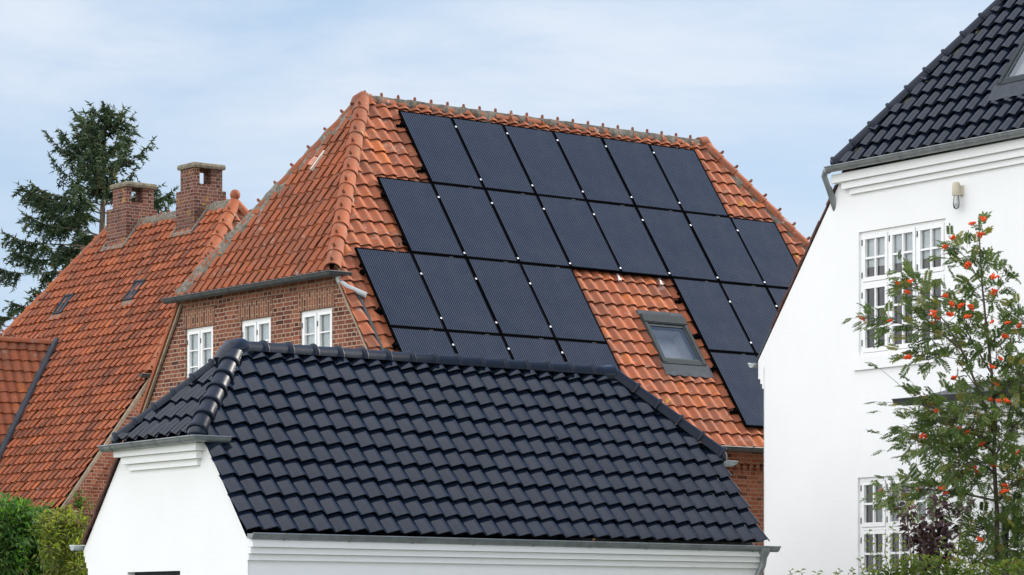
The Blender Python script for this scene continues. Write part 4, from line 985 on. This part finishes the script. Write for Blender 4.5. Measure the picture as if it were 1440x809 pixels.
# --- shrubs: stems with leaves round them
def shrub(name, label, cat, px_blobs, Y0, mat, L, W, dens, stemr=.012, spread_y=.45, tmean=.45, group=None, seed=3, flat=.0, spikes=()):
    """px_blobs: (x, y, radius_px) crown lumps"""
    rng = random.Random(seed); cx = sum(b[0] for b in px_blobs) / len(px_blobs); base = ground_of(at(cx, 800, Y0))
    e = empty(name, base, 0, label=label, category=cat)
    st = MB(); lf = MB(); sc = Y0 / F
    for (x, y, rp) in px_blobs:
        c = at(x, y, Y0 + rng.gauss(0, spread_y)); r = rp * sc
        b0 = base + np.array([rng.gauss(0, .15), rng.gauss(0, .1), 0]); mid = (b0 * .35 + c * .65) + np.array([0, 0, -.1])
        tube(st, [b0, mid, c], [stemr * 1.5, stemr, stemr * .5], 5, cap=False)
        for i in range(int(dens * r * r)):
            v = nrm(rv()); rr = r * rng.uniform(.25, 1.0) ** .6 * (1 + .22 * math.sin(v[0] * 5 + x) * math.cos(v[2] * 6 + y)); p = c + v * np.array([1, .85, 1]) * rr
            if i % 9 == 0: tube(st, [c + v * rr * .3, p], [stemr * .35, stemr * .2], 4, cap=False)
            d = nrm(v * .8 + np.array([rng.gauss(0, .6), rng.gauss(0, .6), rng.gauss(-.1 - flat, .5)]))
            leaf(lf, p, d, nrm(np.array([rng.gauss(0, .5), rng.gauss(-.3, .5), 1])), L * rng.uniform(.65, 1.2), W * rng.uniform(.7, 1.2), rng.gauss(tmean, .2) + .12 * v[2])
    for (x0, y0, x1, y1, n_) in spikes:
        p0 = at(x0, y0, Y0 - .1); p1 = at(x1, y1, Y0 - .1 + rng.gauss(0, .1)); pm = (p0 + p1) / 2 + np.array([rng.gauss(0, .03), 0, 0])
        tube(st, [p0, pm, p1], [stemr * .4, stemr * .3, stemr * .15], 4, cap=False)
        for i in range(n_):
            t = (i + 1) / n_; p = p0 * (1 - t) + p1 * t; s_ = 1 if i % 2 else -1
            leaf(lf, p, np.array([s_ * rng.uniform(.4, 1), rng.gauss(0, .5), rng.uniform(-.1, .7)]), np.array([rng.gauss(0, .3), -.5, .8]), L * rng.uniform(.6, 1.1), W * rng.uniform(.7, 1.1), rng.gauss(tmean + .15, .15))
    st.build('stem', M['stem'], e, smooth=60, offset=base); lf.build('foliage', mat, e, offset=base)
    return e
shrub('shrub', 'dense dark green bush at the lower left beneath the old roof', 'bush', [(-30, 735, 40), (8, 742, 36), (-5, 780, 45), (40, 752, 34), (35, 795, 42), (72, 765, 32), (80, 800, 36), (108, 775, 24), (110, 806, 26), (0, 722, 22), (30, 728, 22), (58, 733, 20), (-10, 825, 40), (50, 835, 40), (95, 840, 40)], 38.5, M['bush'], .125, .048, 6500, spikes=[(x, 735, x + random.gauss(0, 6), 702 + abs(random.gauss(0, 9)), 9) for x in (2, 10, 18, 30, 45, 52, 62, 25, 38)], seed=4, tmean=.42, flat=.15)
shrub('shrub', 'yellow-green golden bush between the dark bush and the garage', 'bush', [(62, 738, 15), (82, 735, 18), (100, 732, 18), (112, 742, 16), (72, 752, 16), (92, 750, 18), (70, 775, 16), (92, 775, 18), (110, 775, 14), (85, 800, 20), (108, 800, 16), (80, 825, 20), (105, 825, 18)], 37.3, M['bush_gold'], .10, .036, 6000, seed=6, tmean=.5, spread_y=.15, spikes=[(x, 735, x + random.gauss(0, 5), 716 + abs(random.gauss(0, 5)), 8) for x in (70, 80, 90, 100, 108)])
shrub('shrub', 'purple-leaved shrub in front of the lower white window', 'bush', [(1312, 735, 17), (1302, 760, 20), (1318, 765, 22), (1322, 715, 13), (1285, 750, 13), (1275, 722, 9), (1353, 722, 8), (1330, 745, 12), (1312, 785, 22)], 32.5, M['purple'], .13, .068, 2300, seed=8, spread_y=.12, tmean=.45, flat=.35,
      spikes=[(1285, 770, 1265, 712, 10), (1310, 760, 1322, 698, 12), (1320, 765, 1362, 712, 10), (1300, 770, 1290, 720, 8)])
hb = [(1228, 812, 12), (1252, 806, 15), (1275, 798, 17), (1300, 796, 18), (1330, 800, 17), (1355, 806, 16), (1385, 808, 17), (1415, 806, 18), (1440, 806, 20), (1290, 818, 22), (1340, 822, 22), (1250, 826, 20), (1400, 828, 22), (1205, 834, 18), (1160, 838, 18), (1120, 838, 18)]
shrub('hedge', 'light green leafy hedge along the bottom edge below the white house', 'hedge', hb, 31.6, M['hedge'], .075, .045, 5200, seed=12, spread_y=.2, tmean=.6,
      spikes=[(1228, 805, 1222, 748, 12), (1250, 800, 1248, 752, 11), (1262, 800, 1255, 738, 10), (1275, 790, 1262, 748, 9), (1320, 790, 1325, 758, 8), (1350, 790, 1352, 745, 10), (1112, 815, 1112, 803, 4), (1128, 815, 1126, 802, 4), (1146, 815, 1150, 804, 4), (1175, 815, 1182, 803, 5), (1198, 815, 1201, 800, 5), (1215, 812, 1210, 786, 6), (1238, 800, 1236, 770, 8), (1345, 795, 1340, 770, 8)])
# sprig on the old gable
def sprig():
    base = LO + A * (xf(vE) + .35) + B * (yg - .12) + Z * 3.95
    e = empty('wild_plant', base, 0, label='small green weed growing from the old brick verge above the bushes', category='plant')
    st = MB(); lf = MB(); rng = random.Random(2)
    for k in range(9):
        d = nrm(np.array([rng.gauss(.25, .5), rng.gauss(-.2, .2), rng.uniform(.4, 1.1)])); L = rng.uniform(.25, .75)
        pts = [base + d * L * t + np.array([.1 * t * t, 0, -.05 * t * t]) for t in (0, .4, .7, 1)]
        tube(st, pts, [.006, .005, .004, .002], 4, cap=False)
        for i in range(18):
            t = rng.uniform(.1, 1); p = base + d * L * t + np.array([.1 * t * t, 0, -.05 * t * t])
            leaf(lf, p, nrm(rv() + Z * .3), nrm(np.array([0, -.5, 1]) + rv(.3)), rng.uniform(.06, .11), .035, rng.gauss(.7, .2))
    st.build('stem', M['stem'], e, offset=base); lf.build('foliage', M['bush'], e, offset=base)
sprig()

# ================================================================== ground
b = MB(); b.add([(-3000, -3000, 0), (3000, -3000, 0), (3000, 3000, 0), (-3000, 3000, 0)], [(0, 1, 2, 3)])
gm_, nt, bs = new_mat('ground'); o_ = objco(nt)
c = ramp(nt, noise(nt, o_, .06, 6, .6), [(.42, (.07, .11, .035)), (.58, (.26, .25, .22))])
c = mixc(nt, ramp(nt, noise(nt, o_, 6, 6, .7), [(.3, .35), (.7, 0.0)]), c, (.10, .09, .07))
nt.links.new(c, bs.inputs['Base Color']); bs.inputs['Roughness'].default_value = .95
g = b.build('ground', gm_); g['kind'] = 'structure'; g['label'] = 'garden ground of grass and pale gravel'

# ================================================================== sky and sun
SUN = nrm(A * .27 - B * .045 + Z * .16)
elev = math.asin(SUN[2]); azim = math.atan2(SUN[0], SUN[1])
sun_d = bpy.data.lights.new('sun', 'SUN'); sun = bpy.data.objects.new('sun', sun_d); COL.objects.link(sun)
sun_d.energy = 5.0; sun_d.angle = R(2.5); sun_d.color = (1, .93, .82)
sun.rotation_euler = Vector(SUN).to_track_quat('Z', 'Y').to_euler()
w = bpy.data.worlds.new('World'); scene.world = w; w.use_nodes = True; nt = w.node_tree
bg = nt.nodes['Background']; sk = N(nt, 'ShaderNodeTexSky', sky_type='NISHITA'); sk.sun_disc = False
sk.sun_elevation = elev; sk.sun_rotation = azim; sk.air_density = 1.0; sk.dust_density = .6; sk.ozone_density = 1.5
tc = N(nt, 'ShaderNodeTexCoord'); vec = tc.outputs['Generated']
mp = N(nt, 'ShaderNodeMapping'); nt.links.new(vec, mp.inputs[0]); mp.inputs['Scale'].default_value = (3.0, 3.0, 9.0); mp.inputs['Location'].default_value = (.35, .2, .4)
n1 = noise(nt, mp.outputs[0], 1.6, 7, .55, .25)
mp2 = N(nt, 'ShaderNodeMapping'); nt.links.new(vec, mp2.inputs[0]); mp2.inputs['Scale'].default_value = (8, 8, 34); n2 = noise(nt, mp2.outputs[0], 1.5, 6, .6, .4)
ad = N(nt, 'ShaderNodeMath', operation='MULTIPLY_ADD'); nt.links.new(n2, ad.inputs[0]); ad.inputs[1].default_value = .35; nt.links.new(n1, ad.inputs[2])
cov = ramp(nt, ad.outputs[0], [(.50, .55), (.84, .97)])
# unseen bright cloud bank added behind the camera to lighten the shaded white walls
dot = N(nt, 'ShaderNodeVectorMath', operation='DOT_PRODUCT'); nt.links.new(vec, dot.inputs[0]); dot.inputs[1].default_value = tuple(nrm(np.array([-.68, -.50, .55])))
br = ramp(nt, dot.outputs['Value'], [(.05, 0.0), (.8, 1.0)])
sepz = N(nt, 'ShaderNodeSeparateXYZ'); nt.links.new(vec, sepz.inputs[0])
front = mixc(nt, ramp(nt, ad.outputs[0], [(.60, 0.0), (.95, 1.0)]), (4.1, 5.15, 6.65), (5.9, 6.35, 6.95))
front = mixc(nt, ramp(nt, sepz.outputs[2], [(.30, 0.0), (.62, .85)]), front, (2.2, 3.5, 6.2))
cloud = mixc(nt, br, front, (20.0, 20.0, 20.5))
skc = mixc(nt, 1.0, sk.outputs[0], (1.0, 1.0, 1.0), 'MULTIPLY')
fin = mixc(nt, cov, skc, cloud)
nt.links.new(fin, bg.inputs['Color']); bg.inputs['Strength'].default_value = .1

# ================================================================== view
vs = scene.view_settings; scene.display_settings.display_device = 'sRGB'
vs.view_transform = 'Standard'; vs.look = 'None'; vs.exposure = 0.48; vs.gamma = 1.0; vs.use_curve_mapping = False
scene.cycles.max_bounces = 8; scene.cycles.diffuse_bounces = 3; scene.cycles.glossy_bounces = 4; scene.cycles.transparent_max_bounces = 12
scene.cycles.use_denoising = True
